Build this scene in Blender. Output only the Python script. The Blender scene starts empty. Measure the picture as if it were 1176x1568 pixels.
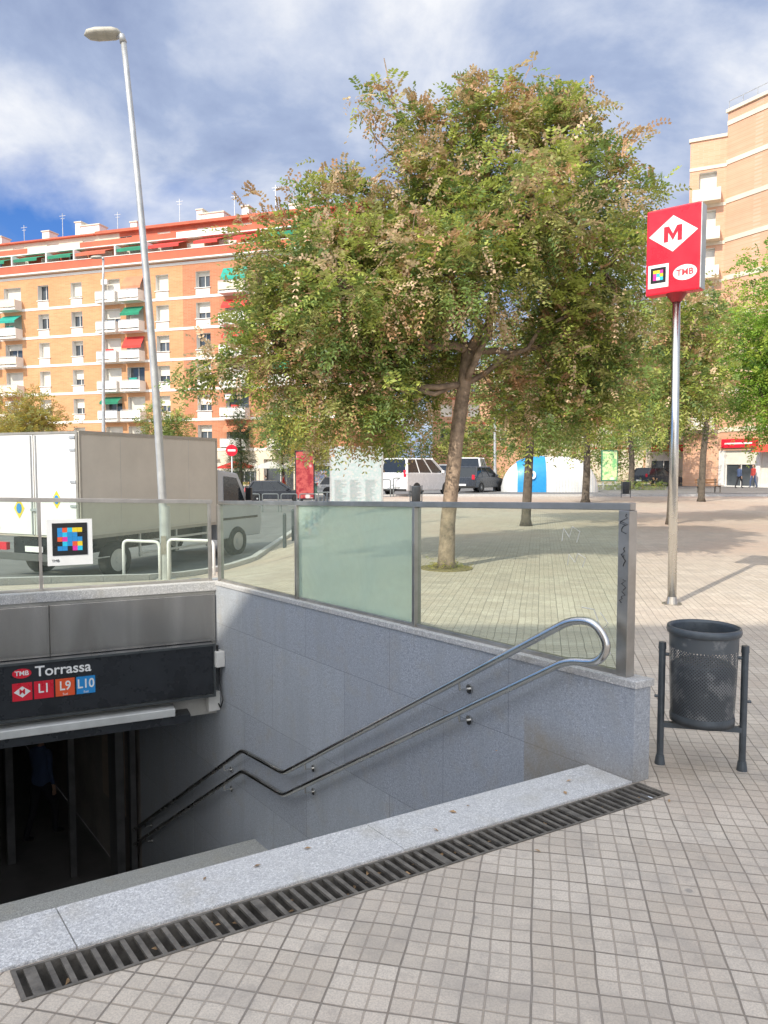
import bpy, bmesh, math, random
import numpy as np
from mathutils import Vector, Matrix
random.seed(7); np.random.seed(7)
sc=bpy.context.scene
sc.view_settings.view_transform='Standard'
sc.view_settings.look='None'
sc.view_settings.exposure=0

# ------------------------------------------------------------ helpers
def link(o,parent=None):
    sc.collection.objects.link(o)
    if parent: o.parent=parent
    return o
def E(name,loc=(0,0,0),rz=0,rx=0):
    e=bpy.data.objects.new(name,None); e.empty_display_size=.2
    e.location=loc; e.rotation_euler=(rx,0,rz); return link(e)
class G:
    def __init__(s): s.v=[]; s.f=[]
    def add(s,v,f):
        n=len(s.v); s.v+= [tuple(p) for p in v]; s.f+=[tuple(i+n for i in q) for q in f]
    def box(s,a,b):
        x0,y0,z0=a;x1,y1,z1=b
        s.add([(x0,y0,z0),(x1,y0,z0),(x1,y1,z0),(x0,y1,z0),(x0,y0,z1),(x1,y0,z1),(x1,y1,z1),(x0,y1,z1)],BF)
    def hexa(s,c): s.add(c,BF)
    def tube(s,pts,r,n=8,cap=True):
        pts=[Vector(p) for p in pts]; m=len(pts)
        if not hasattr(r,'__len__'): r=[r]*m
        vs=[];fs=[];ref=None
        for i,p in enumerate(pts):
            if i==0:t=pts[1]-p
            elif i==m-1:t=p-pts[i-1]
            else:t=(pts[i+1]-p).normalized()+(p-pts[i-1]).normalized()
            if t.length<1e-9:t=Vector((0,0,1))
            t.normalize()
            if ref is None:
                ref=Vector((1,0,0)) if abs(t.x)<.8 else Vector((0,1,0))
            u=(ref-t*ref.dot(t)); 
            if u.length<1e-6: u=t.orthogonal()
            u.normalize(); ref=u; w=t.cross(u)
            for k in range(n):
                a=2*math.pi*k/n
                vs.append(p+(u*math.cos(a)+w*math.sin(a))*r[i])
        for i in range(m-1):
            for k in range(n):
                fs.append((i*n+k,i*n+(k+1)%n,(i+1)*n+(k+1)%n,(i+1)*n+k))
        if cap:
            fs.append(tuple(range(n-1,-1,-1))); fs.append(tuple((m-1)*n+k for k in range(n)))
        s.add(vs,fs)
    def obj(s,name,mat,parent=None,smooth=False,bevel=0):
        me=bpy.data.meshes.new(name); me.from_pydata(s.v,[],s.f); me.update()
        if mat: me.materials.append(mat)
        if smooth: me.polygons.foreach_set('use_smooth',[True]*len(me.polygons))
        o=link(bpy.data.objects.new(name,me),parent)
        bm=bmesh.new(); bm.from_mesh(me); bmesh.ops.recalc_face_normals(bm,faces=bm.faces)
        if bevel: bmesh.ops.bevel(bm,geom=list(bm.edges),offset=bevel,segments=2,affect='EDGES',profile=.6)
        bm.to_mesh(me); bm.free()
        return o
BF=[(0,3,2,1),(4,5,6,7),(0,1,5,4),(1,2,6,5),(2,3,7,6),(3,0,4,7)]
def box(name,a,b,mat,parent=None,bevel=0):
    g=G(); g.box(a,b); return g.obj(name,mat,parent,bevel=bevel)
def tube(name,pts,r,mat,parent=None,n=12,smooth=True):
    g=G(); g.tube(pts,r,n); return g.obj(name,mat,parent,smooth=smooth)
def prism(name,prof,y0,y1,mat,parent=None,bevel=0):
    n=len(prof); g=G()
    g.add([(x,y0,z) for x,z in prof]+[(x,y1,z) for x,z in prof],
      [tuple(range(n)),tuple(range(2*n-1,n-1,-1))]+[(i,(i+1)%n,n+(i+1)%n,n+i) for i in range(n)])
    return g.obj(name,mat,parent,bevel=bevel)
def frame(o,origin,xd,yd):
    x=Vector(xd).normalized(); y=Vector(yd).normalized(); z=x.cross(y)
    m=Matrix((x,y,z)).transposed().to_4x4(); m.translation=Vector(origin); o.matrix_world=m
    return o
def text(name,s,size,mat,parent,origin,xd,yd,align='CENTER',bold=0.0,sx=1):
    c=bpy.data.curves.new(name,'FONT'); c.body=s; c.size=size; c.align_x=align; c.align_y='CENTER'; c.offset=bold; c.extrude=.001
    t=bpy.data.objects.new(name+'_t',c); sc.collection.objects.link(t)
    bpy.context.view_layer.update()
    me=bpy.data.meshes.new_from_object(t.evaluated_get(bpy.context.evaluated_depsgraph_get()))
    bpy.data.objects.remove(t); me.materials.clear(); me.materials.append(mat)
    for v in me.vertices: v.co.x*=sx
    o=link(bpy.data.objects.new(name,me),parent); frame(o,origin,xd,yd); return o
def shape2d(name,pts,mat,parent,origin,xd,yd,t=.002):
    n=len(pts); g=G()
    g.add([(x,y,0) for x,y in pts]+[(x,y,t) for x,y in pts],[tuple(range(n-1,-1,-1)),tuple(range(n,2*n))]+[(i,(i+1)%n,n+(i+1)%n,n+i) for i in range(n)])
    o=g.obj(name,mat,parent); frame(o,origin,xd,yd); return o
def ell(a,b,n=28): return [(a*math.cos(2*math.pi*i/n),b*math.sin(2*math.pi*i/n)) for i in range(n)]
def rect(w,h): return [(-w/2,-h/2),(w/2,-h/2),(w/2,h/2),(-w/2,h/2)]

# ------------------------------------------------------------ materials
def nt(name):
    m=bpy.data.materials.new(name); m.use_nodes=True; t=m.node_tree
    return m,t,t.nodes['Principled BSDF']
def N(t,typ,**k):
    n=t.nodes.new(typ)
    for a,b in k.items(): setattr(n,a,b)
    return n
def mth(t,op,a,b=None,c=None):
    n=N(t,'ShaderNodeMath',operation=op)
    for i,x in enumerate((a,b,c)):
        if x is None: continue
        if isinstance(x,(int,float)): n.inputs[i].default_value=x
        else: t.links.new(x,n.inputs[i])
    return n.outputs[0]
def mix(t,f,a,b,blend='MIX'):
    n=N(t,'ShaderNodeMix',data_type='RGBA',blend_type=blend)
    for i,x in ((0,f),(6,a),(7,b)):
        if isinstance(x,(int,float)): n.inputs[i].default_value=x
        elif isinstance(x,tuple): n.inputs[i].default_value=(*x,1) if len(x)==3 else x
        else: t.links.new(x,n.inputs[i])
    return n.outputs[2]
def noise(t,co,scale,detail=4,rough=.55,dist=0):
    n=N(t,'ShaderNodeTexNoise'); n.inputs['Scale'].default_value=scale; n.inputs['Detail'].default_value=detail
    n.inputs['Roughness'].default_value=rough; n.inputs['Distortion'].default_value=dist
    if co is not None: t.links.new(co,n.inputs['Vector'])
    return n.outputs['Fac']
def ramp(t,f,stops):
    n=N(t,'ShaderNodeValToRGB'); cr=n.color_ramp
    while len(cr.elements)<len(stops): cr.elements.new(.5)
    for e,(p,c) in zip(cr.elements,stops):
        e.position=p; e.color=(c,c,c,1) if isinstance(c,(int,float)) else (*c,1)
    t.links.new(f,n.inputs[0]); return n.outputs[0]
def bump(t,p,h,s,d=.01):
    b=N(t,'ShaderNodeBump'); b.inputs['Strength'].default_value=s; b.inputs['Distance'].default_value=d
    t.links.new(h,b.inputs['Height']); t.links.new(b.outputs[0],p.inputs['Normal'])
def M(name,col,rough=.6,metal=0,var=.12,scale=6,bmp=0,bscale=60,spec=.5):
    m,t,p=nt(name); co=N(t,'ShaderNodeTexCoord').outputs['Object']
    f=ramp(t,noise(t,co,scale,4,.65),[(.3,0.),(.7,1.)])
    c=mix(t,f,tuple(x*(1-var) for x in col),tuple(min(1,x*(1+var)) for x in col))
    t.links.new(c,p.inputs['Base Color'])
    r=mth(t,'MULTIPLY_ADD',f,.15,max(.02,rough-.07)); t.links.new(r,p.inputs['Roughness'])
    p.inputs['Metallic'].default_value=metal; p.inputs['Specular IOR Level'].default_value=spec
    if bmp: bump(t,p,noise(t,co,bscale,4),bmp)
    return m

def granite(name,base,dark,joint=None,rough=.6):
    m,t,p=nt(name); co=N(t,'ShaderNodeTexCoord').outputs['Object']
    a=noise(t,co,210,2,.8); b=noise(t,co,85,4,.85); c=noise(t,co,1.1,6,.65); d=noise(t,co,5,5,.6); e_=noise(t,co,30,4,.8)
    sp=ramp(t,a,[(.38,0.),(.5,.7),(.62,1.)])
    col=mix(t,sp,dark,base)
    col=mix(t,ramp(t,b,[(.55,0.),(.62,.8)]),col,tuple(min(1,x*1.5) for x in base))
    col=mix(t,ramp(t,b,[(.38,.8),(.45,0.)]),col,tuple(x*.8 for x in dark))
    col=mix(t,ramp(t,e_,[(.40,.4),(.5,0.)]),col,dark)
    col=mix(t,ramp(t,c,[(.35,.5),(.65,0.)]),col,tuple(x*.72 for x in base))
    col=mix(t,ramp(t,d,[(.52,0.),(.75,.4)]),col,(.40,.36,.28))
    h=a
    if joint:
        sx=N(t,'ShaderNodeSeparateXYZ'); t.links.new(co,sx.inputs[0])
        cb=N(t,'ShaderNodeCombineXYZ'); t.links.new(sx.outputs[0],cb.inputs[0]); t.links.new(sx.outputs[2],cb.inputs[1])
        br=N(t,'ShaderNodeTexBrick'); br.offset=.5; t.links.new(cb.outputs[0],br.inputs['Vector'])
        br.inputs['Scale'].default_value=1; br.inputs['Brick Width'].default_value=joint[0]; br.inputs['Row Height'].default_value=joint[1]
        br.inputs['Mortar Size'].default_value=.0028; br.inputs['Color1'].default_value=(.88,.88,.90,1); br.inputs['Color2'].default_value=(1,1,1,1)
        br.inputs['Mortar'].default_value=(.55,.55,.55,1); br.inputs['Mortar Smooth'].default_value=.3
        col=mix(t,1.0,col,br.outputs['Color'],'MULTIPLY')
        cs=N(t,'ShaderNodeCombineXYZ'); t.links.new(mth(t,'MULTIPLY',sx.outputs[0],7.),cs.inputs[0]); t.links.new(mth(t,'MULTIPLY',sx.outputs[2],.7),cs.inputs[1])
        st=ramp(t,noise(t,cs.outputs[0],1.,5,.6),[(.46,0.),(.70,.55)])
        col=mix(t,st,col,tuple(x*.58 for x in base))
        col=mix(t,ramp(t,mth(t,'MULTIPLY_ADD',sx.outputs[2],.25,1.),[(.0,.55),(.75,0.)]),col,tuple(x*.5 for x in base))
        nearend=mth(t,'MULTIPLY',mth(t,'LESS_THAN',sx.outputs[2],.2),mth(t,'LESS_THAN',sx.outputs[0],.45))
        zr=ramp(t,sx.outputs[2],[(.0,1.),(.2,0.)])
        col=mix(t,mth(t,'MULTIPLY',mth(t,'MULTIPLY',nearend,zr),d),col,(.28,.23,.15))
    t.links.new(col,p.inputs['Base Color']); p.inputs['Roughness'].default_value=rough
    bump(t,p,h,.12,.003)
    return m
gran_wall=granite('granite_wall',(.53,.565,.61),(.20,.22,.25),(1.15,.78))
gran_cap=granite('granite_cap',(.64,.63,.61),(.28,.28,.29))
gran_kerb=granite('granite_kerb',(.72,.71,.69),(.33,.33,.34))
gran_step=granite('granite_step',(.48,.48,.45),(.24,.24,.23))

def paving():
    m,t,p=nt('panot_paving'); co=N(t,'ShaderNodeTexCoord').outputs['Object']
    mp=N(t,'ShaderNodeMapping'); mp.inputs['Rotation'].default_value=(0,0,math.radians(12)); t.links.new(co,mp.inputs[0]); v=mp.outputs[0]
    wv=N(t,'ShaderNodeTexNoise'); wv.inputs['Scale'].default_value=2.5; t.links.new(v,wv.inputs['Vector'])
    dm=N(t,'ShaderNodeVectorMath',operation='MULTIPLY_ADD'); t.links.new(wv.outputs['Color'],dm.inputs[0]); dm.inputs[1].default_value=(.024,.024,0); t.links.new(v,dm.inputs[2]); v=dm.outputs[0]
    def br(w,ms,c1,c2,cm,sm):
        b=N(t,'ShaderNodeTexBrick'); b.offset=0; b.squash=1; t.links.new(v,b.inputs['Vector'])
        b.inputs['Scale'].default_value=1; b.inputs['Brick Width'].default_value=w; b.inputs['Row Height'].default_value=w
        b.inputs['Mortar Size'].default_value=ms; b.inputs['Mortar Smooth'].default_value=sm
        b.inputs['Color1'].default_value=(*c1,1); b.inputs['Color2'].default_value=(*c2,1); b.inputs['Mortar'].default_value=(*cm,1)
        return b
    tile=br(.2045,.0038,(.58,.50,.405),(.72,.635,.53),(.32,.28,.23),.5)
    sm=br(.06817,.0046,(.88,.88,.88),(1,1,1),(.60,.57,.54),.7)
    col=mix(t,1.,tile.outputs['Color'],sm.outputs['Color'],'MULTIPLY')
    sx=N(t,'ShaderNodeSeparateXYZ'); t.links.new(co,sx.inputs[0])
    far=ramp(t,mth(t,'MULTIPLY',mth(t,'ADD',sx.outputs[1],mth(t,'MULTIPLY',sx.outputs[0],.35)),.05),[(.66,0.),(.80,1.)])
    patch=ramp(t,noise(t,co,.16,3,.5),[(.42,.1),(.60,.75)])
    col=mix(t,mth(t,'MULTIPLY',far,patch),col,(.50,.35,.27))
    big=noise(t,co,.45,6,.6,.4); col=mix(t,ramp(t,big,[(.4,0.),(.7,.42)]),col,(.44,.38,.32))
    col=mix(t,ramp(t,noise(t,co,.9,5,.6),[(.5,0.),(.62,.28)]),col,(.58,.46,.37))
    col=mix(t,ramp(t,noise(t,co,2.6,8,.75),[(.48,0.),(.66,.62)]),col,(.38,.335,.29))
    col=mix(t,ramp(t,noise(t,co,9,6,.75),[(.52,0.),(.68,.5)]),col,(.33,.29,.25))
    col=mix(t,ramp(t,noise(t,co,150,2,.8),[(.38,.45),(.58,0.)]),col,(.32,.28,.24))
    vo=N(t,'ShaderNodeTexVoronoi'); vo.inputs['Scale'].default_value=2.3; t.links.new(co,vo.inputs['Vector'])
    col=mix(t,ramp(t,vo.outputs['Distance'],[(.03,.6),(.045,0.)]),col,(.2,.19,.18))
    t.links.new(col,p.inputs['Base Color']); p.inputs['Roughness'].default_value=.8
    h=mth(t,'MULTIPLY',tile.outputs['Fac'],-1.); h=mth(t,'MULTIPLY_ADD',sm.outputs['Fac'],-.8,h)
    h=mth(t,'MULTIPLY_ADD',noise(t,co,60,3),.45,h)
    bump(t,p,h,.65,.006)
    return m
pave=paving()
asph=M('asphalt',(.16,.16,.16),.85,var=.25,scale=1.3,bmp=.3,bscale=80)
linep=M('road_paint',(.72,.72,.70),.7,var=.12,scale=9)
steel=M('brushed_steel',(.66,.65,.62),.24,1,var=.10,scale=3)
steel2=M('frame_steel',(.46,.43,.39),.38,.9,var=.2,scale=5)
galv=M('galvanised_steel',(.50,.51,.51),.45,.5,var=.14,scale=4)
iron=M('cast_iron',(.15,.135,.115),.65,.2,var=.5,scale=14,bmp=.3)
pit=M('pit_dirt',(.02,.018,.015),.95,var=.4,scale=10)
binm=M('bin_grey_paint',(.085,.10,.115),.42,.3,var=.22,scale=12,bmp=.12,bscale=120)
black=M('black_paint',(.015,.016,.018),.3,var=.2)
darkpanel=M('dark_panel',(.022,.025,.03),.28,var=.3,scale=3)
white=M('white_paint',(.80,.80,.79),.45,var=.05)
whited=M('dirty_white',(.68,.67,.64),.55,var=.14,scale=2.2)
red=M('red_enamel',(.66,.018,.04),.3,var=.08,scale=3)
orange=M('orange_red',(.75,.10,.03),.35,var=.05)
blue=M('sky_blue',(.02,.25,.60),.4,var=.05)
cyan=M('cyan',(.02,.5,.75),.4,var=.05); yell=M('yellow',(.8,.6,.03),.4,var=.05); mag=M('magenta',(.7,.03,.35),.4,var=.05)
rubber=M('rubber',(.02,.02,.02),.85,var=.2)
carglass=M('car_glass',(.02,.025,.03),.08,var=.1)
bark=M('bark',(.27,.20,.145),.9,var=.5,scale=9,bmp=.9,bscale=35)
barkd=M('bark_dark',(.11,.09,.07),.9,var=.35,scale=9,bmp=.8,bscale=35)
concrete=M('concrete',(.42,.41,.38),.85,var=.22,scale=3,bmp=.2)
beige=M('truck_beige',(.53,.49,.42),.5,var=.08,scale=1.2)
winglass=M('window_glass',(.07,.08,.09),.12,var=.5,scale=.4)
shut=M('roller_shutter',(.68,.64,.56),.7,var=.12,scale=.7)
cream=M('cream_render',(.66,.59,.47),.8,var=.1,scale=.4)
whiter=M('white_render',(.74,.72,.68),.8,var=.1,scale=.3)
terra=M('terracotta',(.50,.12,.065),.8,var=.2,scale=.6)
awg=M('awning_green',(.015,.20,.11),.8,var=.25,scale=.8); awt=M('awning_teal',(.02,.32,.25),.8,var=.2,scale=.8)
awr=M('awning_red',(.60,.05,.04),.8,var=.2,scale=.8); awo=M('awning_orange',(.62,.22,.12),.8,var=.2,scale=.8)
def brick(name,c1,c2,mo,sc_=1):
    m,t,p=nt(name); co=N(t,'ShaderNodeTexCoord').outputs['Object']
    sx=N(t,'ShaderNodeSeparateXYZ'); t.links.new(co,sx.inputs[0]); cb=N(t,'ShaderNodeCombineXYZ')
    t.links.new(mth(t,'ADD',sx.outputs[0],mth(t,'MULTIPLY',sx.outputs[1],.6)),cb.inputs[0]); t.links.new(sx.outputs[2],cb.inputs[1])
    b=N(t,'ShaderNodeTexBrick'); t.links.new(cb.outputs[0],b.inputs['Vector']); b.inputs['Scale'].default_value=1
    b.inputs['Brick Width'].default_value=.5*sc_; b.inputs['Row Height'].default_value=.14*sc_; b.inputs['Mortar Size'].default_value=.012
    b.inputs['Color1'].default_value=(*c1,1); b.inputs['Color2'].default_value=(*c2,1); b.inputs['Mortar'].default_value=(*mo,1)
    c=mix(t,ramp(t,noise(t,co,.35,5,.6),[(.4,0.),(.7,.38)]),b.outputs['Color'],tuple(x*.70 for x in c1))
    t.links.new(c,p.inputs['Base Color']); p.inputs['Roughness'].default_value=.9; return m
brickO=brick('orange_brick',(.56,.275,.125),(.64,.335,.16),(.54,.36,.24))
brickR=brick('red_brick',(.47,.18,.09),(.53,.225,.115),(.44,.28,.19))
brickP=brick('pink_brick',(.60,.335,.21),(.66,.38,.25),(.60,.42,.30))

def glassmat(name,tint,haze,hazecol,fres=1.45):
    m=bpy.data.materials.new(name); m.use_nodes=True; t=m.node_tree; t.nodes.clear()
    out=N(t,'ShaderNodeOutputMaterial'); tr=N(t,'ShaderNodeBsdfTransparent'); tr.inputs[0].default_value=(*tint,1)
    gl=N(t,'ShaderNodeBsdfGlossy'); gl.inputs['Roughness'].default_value=.02
    df=N(t,'ShaderNodeBsdfDiffuse'); df.inputs[0].default_value=(*hazecol,1)
    tl=N(t,'ShaderNodeBsdfTranslucent'); tl.inputs[0].default_value=(*hazecol,1)
    ad=N(t,'ShaderNodeMixShader'); ad.inputs[0].default_value=.5; t.links.new(df.outputs[0],ad.inputs[1]); t.links.new(tl.outputs[0],ad.inputs[2])
    co=N(t,'ShaderNodeTexCoord').outputs['Object']
    hz=mth(t,'MULTIPLY_ADD',noise(t,co,1.7,6,.65,.5),haze*1.3,haze*.35)
    a=N(t,'ShaderNodeMixShader'); t.links.new(hz,a.inputs[0]); t.links.new(tr.outputs[0],a.inputs[1]); t.links.new(ad.outputs[0],a.inputs[2])
    fr=N(t,'ShaderNodeFresnel'); fr.inputs[0].default_value=fres
    geo=N(t,'ShaderNodeNewGeometry')
    ff=mth(t,'MULTIPLY',mth(t,'MULTIPLY',fr.outputs[0],.9),mth(t,'SUBTRACT',1.,geo.outputs['Backfacing']))
    b=N(t,'ShaderNodeMixShader'); t.links.new(ff,b.inputs[0]); t.links.new(a.outputs[0],b.inputs[1]); t.links.new(gl.outputs[0],b.inputs[2])
    t.links.new(b.outputs[0],out.inputs[0]); return m
glass=glassmat('clear_glass',(.885,.935,.89),.045,(.66,.76,.66))
frost=glassmat('frosted_glass',(.78,.89,.82),.50,(.70,.83,.74))

def leafmat(name='leaf'):
    m=bpy.data.materials.new(name); m.use_nodes=True; t=m.node_tree; p=t.nodes['Principled BSDF']; out=t.nodes['Material Output']
    at=N(t,'ShaderNodeAttribute',attribute_name='Col'); c=at.outputs['Color']
    t.links.new(c,p.inputs['Base Color']); p.inputs['Roughness'].default_value=.5; p.inputs['Specular IOR Level'].default_value=.4
    tl=N(t,'ShaderNodeBsdfTranslucent'); t.links.new(mix(t,.4,c,(.42,.44,.10)),tl.inputs[0])
    ms=N(t,'ShaderNodeMixShader'); ms.inputs[0].default_value=.40; t.links.new(p.outputs[0],ms.inputs[1]); t.links.new(tl.outputs[0],ms.inputs[2])
    t.links.new(ms.outputs[0],out.inputs[0]); return m
leaf=leafmat()

# ------------------------------------------------------------ camera, light, sky
cam=bpy.data.cameras.new('camera'); cam.sensor_fit='VERTICAL'; cam.sensor_height=36; cam.lens=25.99; cam.clip_end=3000; cam.clip_start=.05
co_=link(bpy.data.objects.new('camera',cam)); co_.location=(0,0,1.6); co_.rotation_euler=(math.radians(90-3.5),0,0); sc.camera=co_
EL=math.radians(38); S=Vector((-.617*math.cos(EL),-.787*math.cos(EL),math.sin(EL))).normalized()
sl=bpy.data.lights.new('sun','SUN'); sl.energy=4.7; sl.angle=math.radians(.5); sl.color=(1,.92,.78)
so=link(bpy.data.objects.new('sun',sl)); so.rotation_euler=(-S).to_track_quat('-Z','Y').to_euler()
w=bpy.data.worlds.new('World'); sc.world=w; w.use_nodes=True; t=w.node_tree; bg=t.nodes['Background']
sk=N(t,'ShaderNodeTexSky',sky_type='NISHITA'); sk.sun_disc=False; sk.sun_elevation=EL; sk.sun_rotation=math.atan2(S.x,S.y)%(2*math.pi)
sk.air_density=1.0; sk.dust_density=.4; sk.ozone_density=2.5
tc=N(t,'ShaderNodeTexCoord'); sp=N(t,'ShaderNodeSeparateXYZ'); t.links.new(tc.outputs['Generated'],sp.inputs[0])
zz=mth(t,'ADD',mth(t,'MAXIMUM',sp.outputs[2],0.),.34)
cx=mth(t,'DIVIDE',sp.outputs[0],zz); cy=mth(t,'DIVIDE',sp.outputs[1],zz)
cb=N(t,'ShaderNodeCombineXYZ'); t.links.new(mth(t,'ADD',cx,2.35),cb.inputs[0]); t.links.new(mth(t,'ADD',cy,9.6),cb.inputs[1])
n1=noise(t,cb.outputs[0],1.7,9,.55,.3); n2=noise(t,cb.outputs[0],2.6,9,.57,.2)
cov=mth(t,'ADD',n1,mth(t,'MULTIPLY',cx,.16))
cf=ramp(t,cov,[(.24,0.),(.44,1.)])
cc=ramp(t,n2,[(.34,(2.5,3.1,4.7)),(.45,(3.5,4.2,5.8)),(.55,(5.4,5.9,7.0)),(.66,(8.0,8.1,8.3))])
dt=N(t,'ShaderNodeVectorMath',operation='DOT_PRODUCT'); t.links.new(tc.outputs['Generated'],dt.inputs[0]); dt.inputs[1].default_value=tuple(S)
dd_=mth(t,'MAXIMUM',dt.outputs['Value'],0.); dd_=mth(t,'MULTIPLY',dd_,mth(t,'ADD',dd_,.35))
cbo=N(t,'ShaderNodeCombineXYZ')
for i,k in enumerate((3.0,2.6,1.9)): t.links.new(mth(t,'MULTIPLY_ADD',dd_,k,1.),cbo.inputs[i])  # extra brightness added to unseen clouds towards the sun, lifting the shaded foreground
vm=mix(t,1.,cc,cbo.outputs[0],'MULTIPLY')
skb=mix(t,1.,sk.outputs[0],(.50,.80,1.30),'MULTIPLY')
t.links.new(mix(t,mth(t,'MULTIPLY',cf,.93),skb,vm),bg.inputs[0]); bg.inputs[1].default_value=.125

# ------------------------------------------------------------ terrain
def S01(x): x=max(0,min(1,x)); return x*x*(3-2*x)
def TZ(x,y): return -.85*S01((y-7.8)/10.2)*S01((.5-x)/5)
O=Vector((1.092,3.868,0)); e1=Vector((.870,.4924,0)); e2=Vector((-.61,.7924,0))
def W(a,b,z=0): return O+e1*a+e2*b+Vector((0,0,z))
AL=-5.6
al=sorted(set([-700,-350,-180,-100,-70]+[float(i) for i in range(-55,46)]+[60,90,150,300,700,AL,-2.82,.03]))
bl=sorted(set([-700,-300,-120,-60,-35]+[float(i) for i in range(-22,66)]+[80,110,160,300,700,-.455,-.285,5.2]))
bl=[b for b in bl if b!=5.0]; 
g=G(); idx={}
for i,a in enumerate(al):
    for j,b in enumerate(bl):
        p=W(a,b); idx[i,j]=len(g.v); g.v.append((p.x,p.y,TZ(p.x,p.y)))
for i in range(len(al)-1):
    for j in range(len(bl)-1):
        ca=(al[i]+al[i+1])/2; cbm=(bl[j]+bl[j+1])/2
        if AL<ca<0 and 0<cbm<5.2: continue
        if -2.82<ca<.03 and -.455<cbm<-.285: continue
        g.f.append((idx[i,j],idx[i+1,j],idx[i+1,j+1],idx[i,j+1]))
g.obj('ground',pave)

def sheet(name,rows,mat,off):
    g=G(); n=len(rows[0])
    for r in rows:
        for (x,y) in r: g.v.append((x,y,TZ(x,y)+off))
    for i in range(len(rows)-1):
        for j in range(n-1): g.f.append((i*n+j,i*n+j+1,(i+1)*n+j+1,(i+1)*n+j))
    return g.obj(name,mat)
def redge(y):
    P=[(8,-8),(14,-4.6),(18,-3.3),(40,-3.1)]
    for (y0,x0),(y1,x1) in zip(P,P[1:]):
        if y<=y1: return x0+(x1-x0)*(y-y0)/(y1-y0)
    return -3.1
rows=[]
y=8.0
while y<=40.01:
    xr=redge(y); rows.append([(xr-abs(xr+60)*(1-k/60),y) for k in range(61)]); y+=.5
sheet('side_street',rows,asph,.02)
sheet('avenue_road',[[(-90+i*1.0,yy) for i in range(181)] for yy in [40.0+.5*k for k in range(49)]],asph,.021)
def strip(name,pts,wd,h,mat):
    g=G()
    for (x0,y0),(x1,y1) in zip(pts,pts[1:]):
        d=Vector((x1-x0,y1-y0,0)).normalized(); nn=Vector((-d.y,d.x,0))*wd/2
        L=math.hypot(x1-x0,y1-y0); k=max(1,int(L)); 
        for i in range(k):
            q0=Vector((x0,y0,0)).lerp(Vector((x1,y1,0)),i/k); q1=Vector((x0,y0,0)).lerp(Vector((x1,y1,0)),(i+1)/k)
            z0=TZ(q0.x,q0.y);z1=TZ(q1.x,q1.y); q1=q1-d*.008
            g.hexa([q0-nn+Vector((0,0,z0-.05)),q1-nn+Vector((0,0,z1-.05)),q1+nn+Vector((0,0,z1-.05)),q0+nn+Vector((0,0,z0-.05)),
                    q0-nn+Vector((0,0,z0+h)),q1-nn+Vector((0,0,z1+h)),q1+nn+Vector((0,0,z1+h)),q0+nn+Vector((0,0,z0+h))])
    return g.obj(name,mat)
strip('kerb',[(-30,7.6),(-8.2,7.8),(-4.5,13.9),(-3.2,18),(-3.0,40),(70,40)],.15,.12,gran_cap)
strip('kerb',[(-80,64.2),(80,64.2)],.2,.14,gran_cap)
g=G()
for i in range(40):
    x=-78+i*4; 
    for yy in (46,55): g.add([(x,yy,TZ(x,yy)+.03),(x+2,yy,TZ(x+2,yy)+.03),(x+2,yy+.14,TZ(x+2,yy)+.03),(x,yy+.14,TZ(x,yy)+.03)],[(0,1,2,3)])
g.obj('lane_markings',linep)

# ------------------------------------------------------------ stairwell
angw=math.atan2(e2.y,e2.x)
wallroot=E('granite_parapet_wall',O,angw)
def loc(p): return Matrix.Rotation(-angw,4,'Z')@(Vector(p)-O)
def topz(b): return .525-.020*(b+.275)
def gt(b): return 1.41-.034*(b+.2)
def WL(a,b,z): return loc(W(a,b,z))
TW=.115
g=G()
def pr(g,a0,a1,b0,b1,z0,z1,z0b=None,z1b=None):
    if z0b is None:z0b=z0
    if z1b is None:z1b=z1
    g.hexa([WL(a0,b0,z0),WL(a1,b0,z0),WL(a1,b1,z0b),WL(a0,b1,z0b),WL(a0,b0,z1),WL(a1,b0,z1),WL(a1,b1,z1b),WL(a0,b1,z1b)])
pr(g,0,TW,-.275,5.3,-4.2,topz(-.275)-.04,-4.2,topz(5.3)-.04)
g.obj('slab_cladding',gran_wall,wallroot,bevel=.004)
g=G()
for c0,c1 in ((-.287,1.35),(1.354,3.1),(3.104,4.75)):
    pr(g,-.010,TW+.012,c0,c1,topz(c0)-.038,topz(c0),topz(c1)-.038,topz(c1))
g.obj('coping',gran_cap,wallroot,bevel=.004)
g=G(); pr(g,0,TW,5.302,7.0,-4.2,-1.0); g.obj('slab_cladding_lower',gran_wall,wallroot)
gb=E('glass_balustrade',O,angw)
GA=.055
posts=[-.17,1.50,3.08,4.62]
gs=G(); gf=G(); gfr=G()
for i in range(3):
    b0,b1=posts[i]+.02,posts[i+1]-.02
    tgt=gfr if i==1 else gs
    pr(tgt,GA-.005,GA+.005,b0,b1,topz(b0)+.02,gt(b0)-.03,topz(b1)+.02,gt(b1)-.03)
gs.obj('glass_pane',glass,gb); gfr.obj('frosted_pane',frost,gb)
pr(gf,GA-.02,GA+.02,-.2,4.62,gt(-.2)-.03,gt(-.2)+.008,gt(4.62)-.03,gt(4.62)+.008)
pr(gf,GA-.016,GA+.016,-.14,4.6,topz(-.14)+.001,topz(-.14)+.024,topz(4.6)+.001,topz(4.6)+.024)
for k,b in enumerate(posts):
    wd=.032 if k==0 else .014
    pr(gf,GA-.028,GA+.028,b-wd,b+wd,topz(b)+.001,gt(b)-.0305)
gf.obj('steel_frame',steel2,gb,bevel=.003)
gr=G()
def scr(pts,a,r): gr.tube([WL(a,b,z) for b,z in pts],r,5)
for b0,z0,s in [(.14,1.19,.06),(.10,1.06,.05)]:
    scr([(b0,z0),(b0-.02,z0+s),(b0+.03,z0+s*1.4),(b0+.05,z0+s*.4),(b0+.09,z0+s*1.2),(b0+.1,z0)],GA-.008,.0022)
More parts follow.
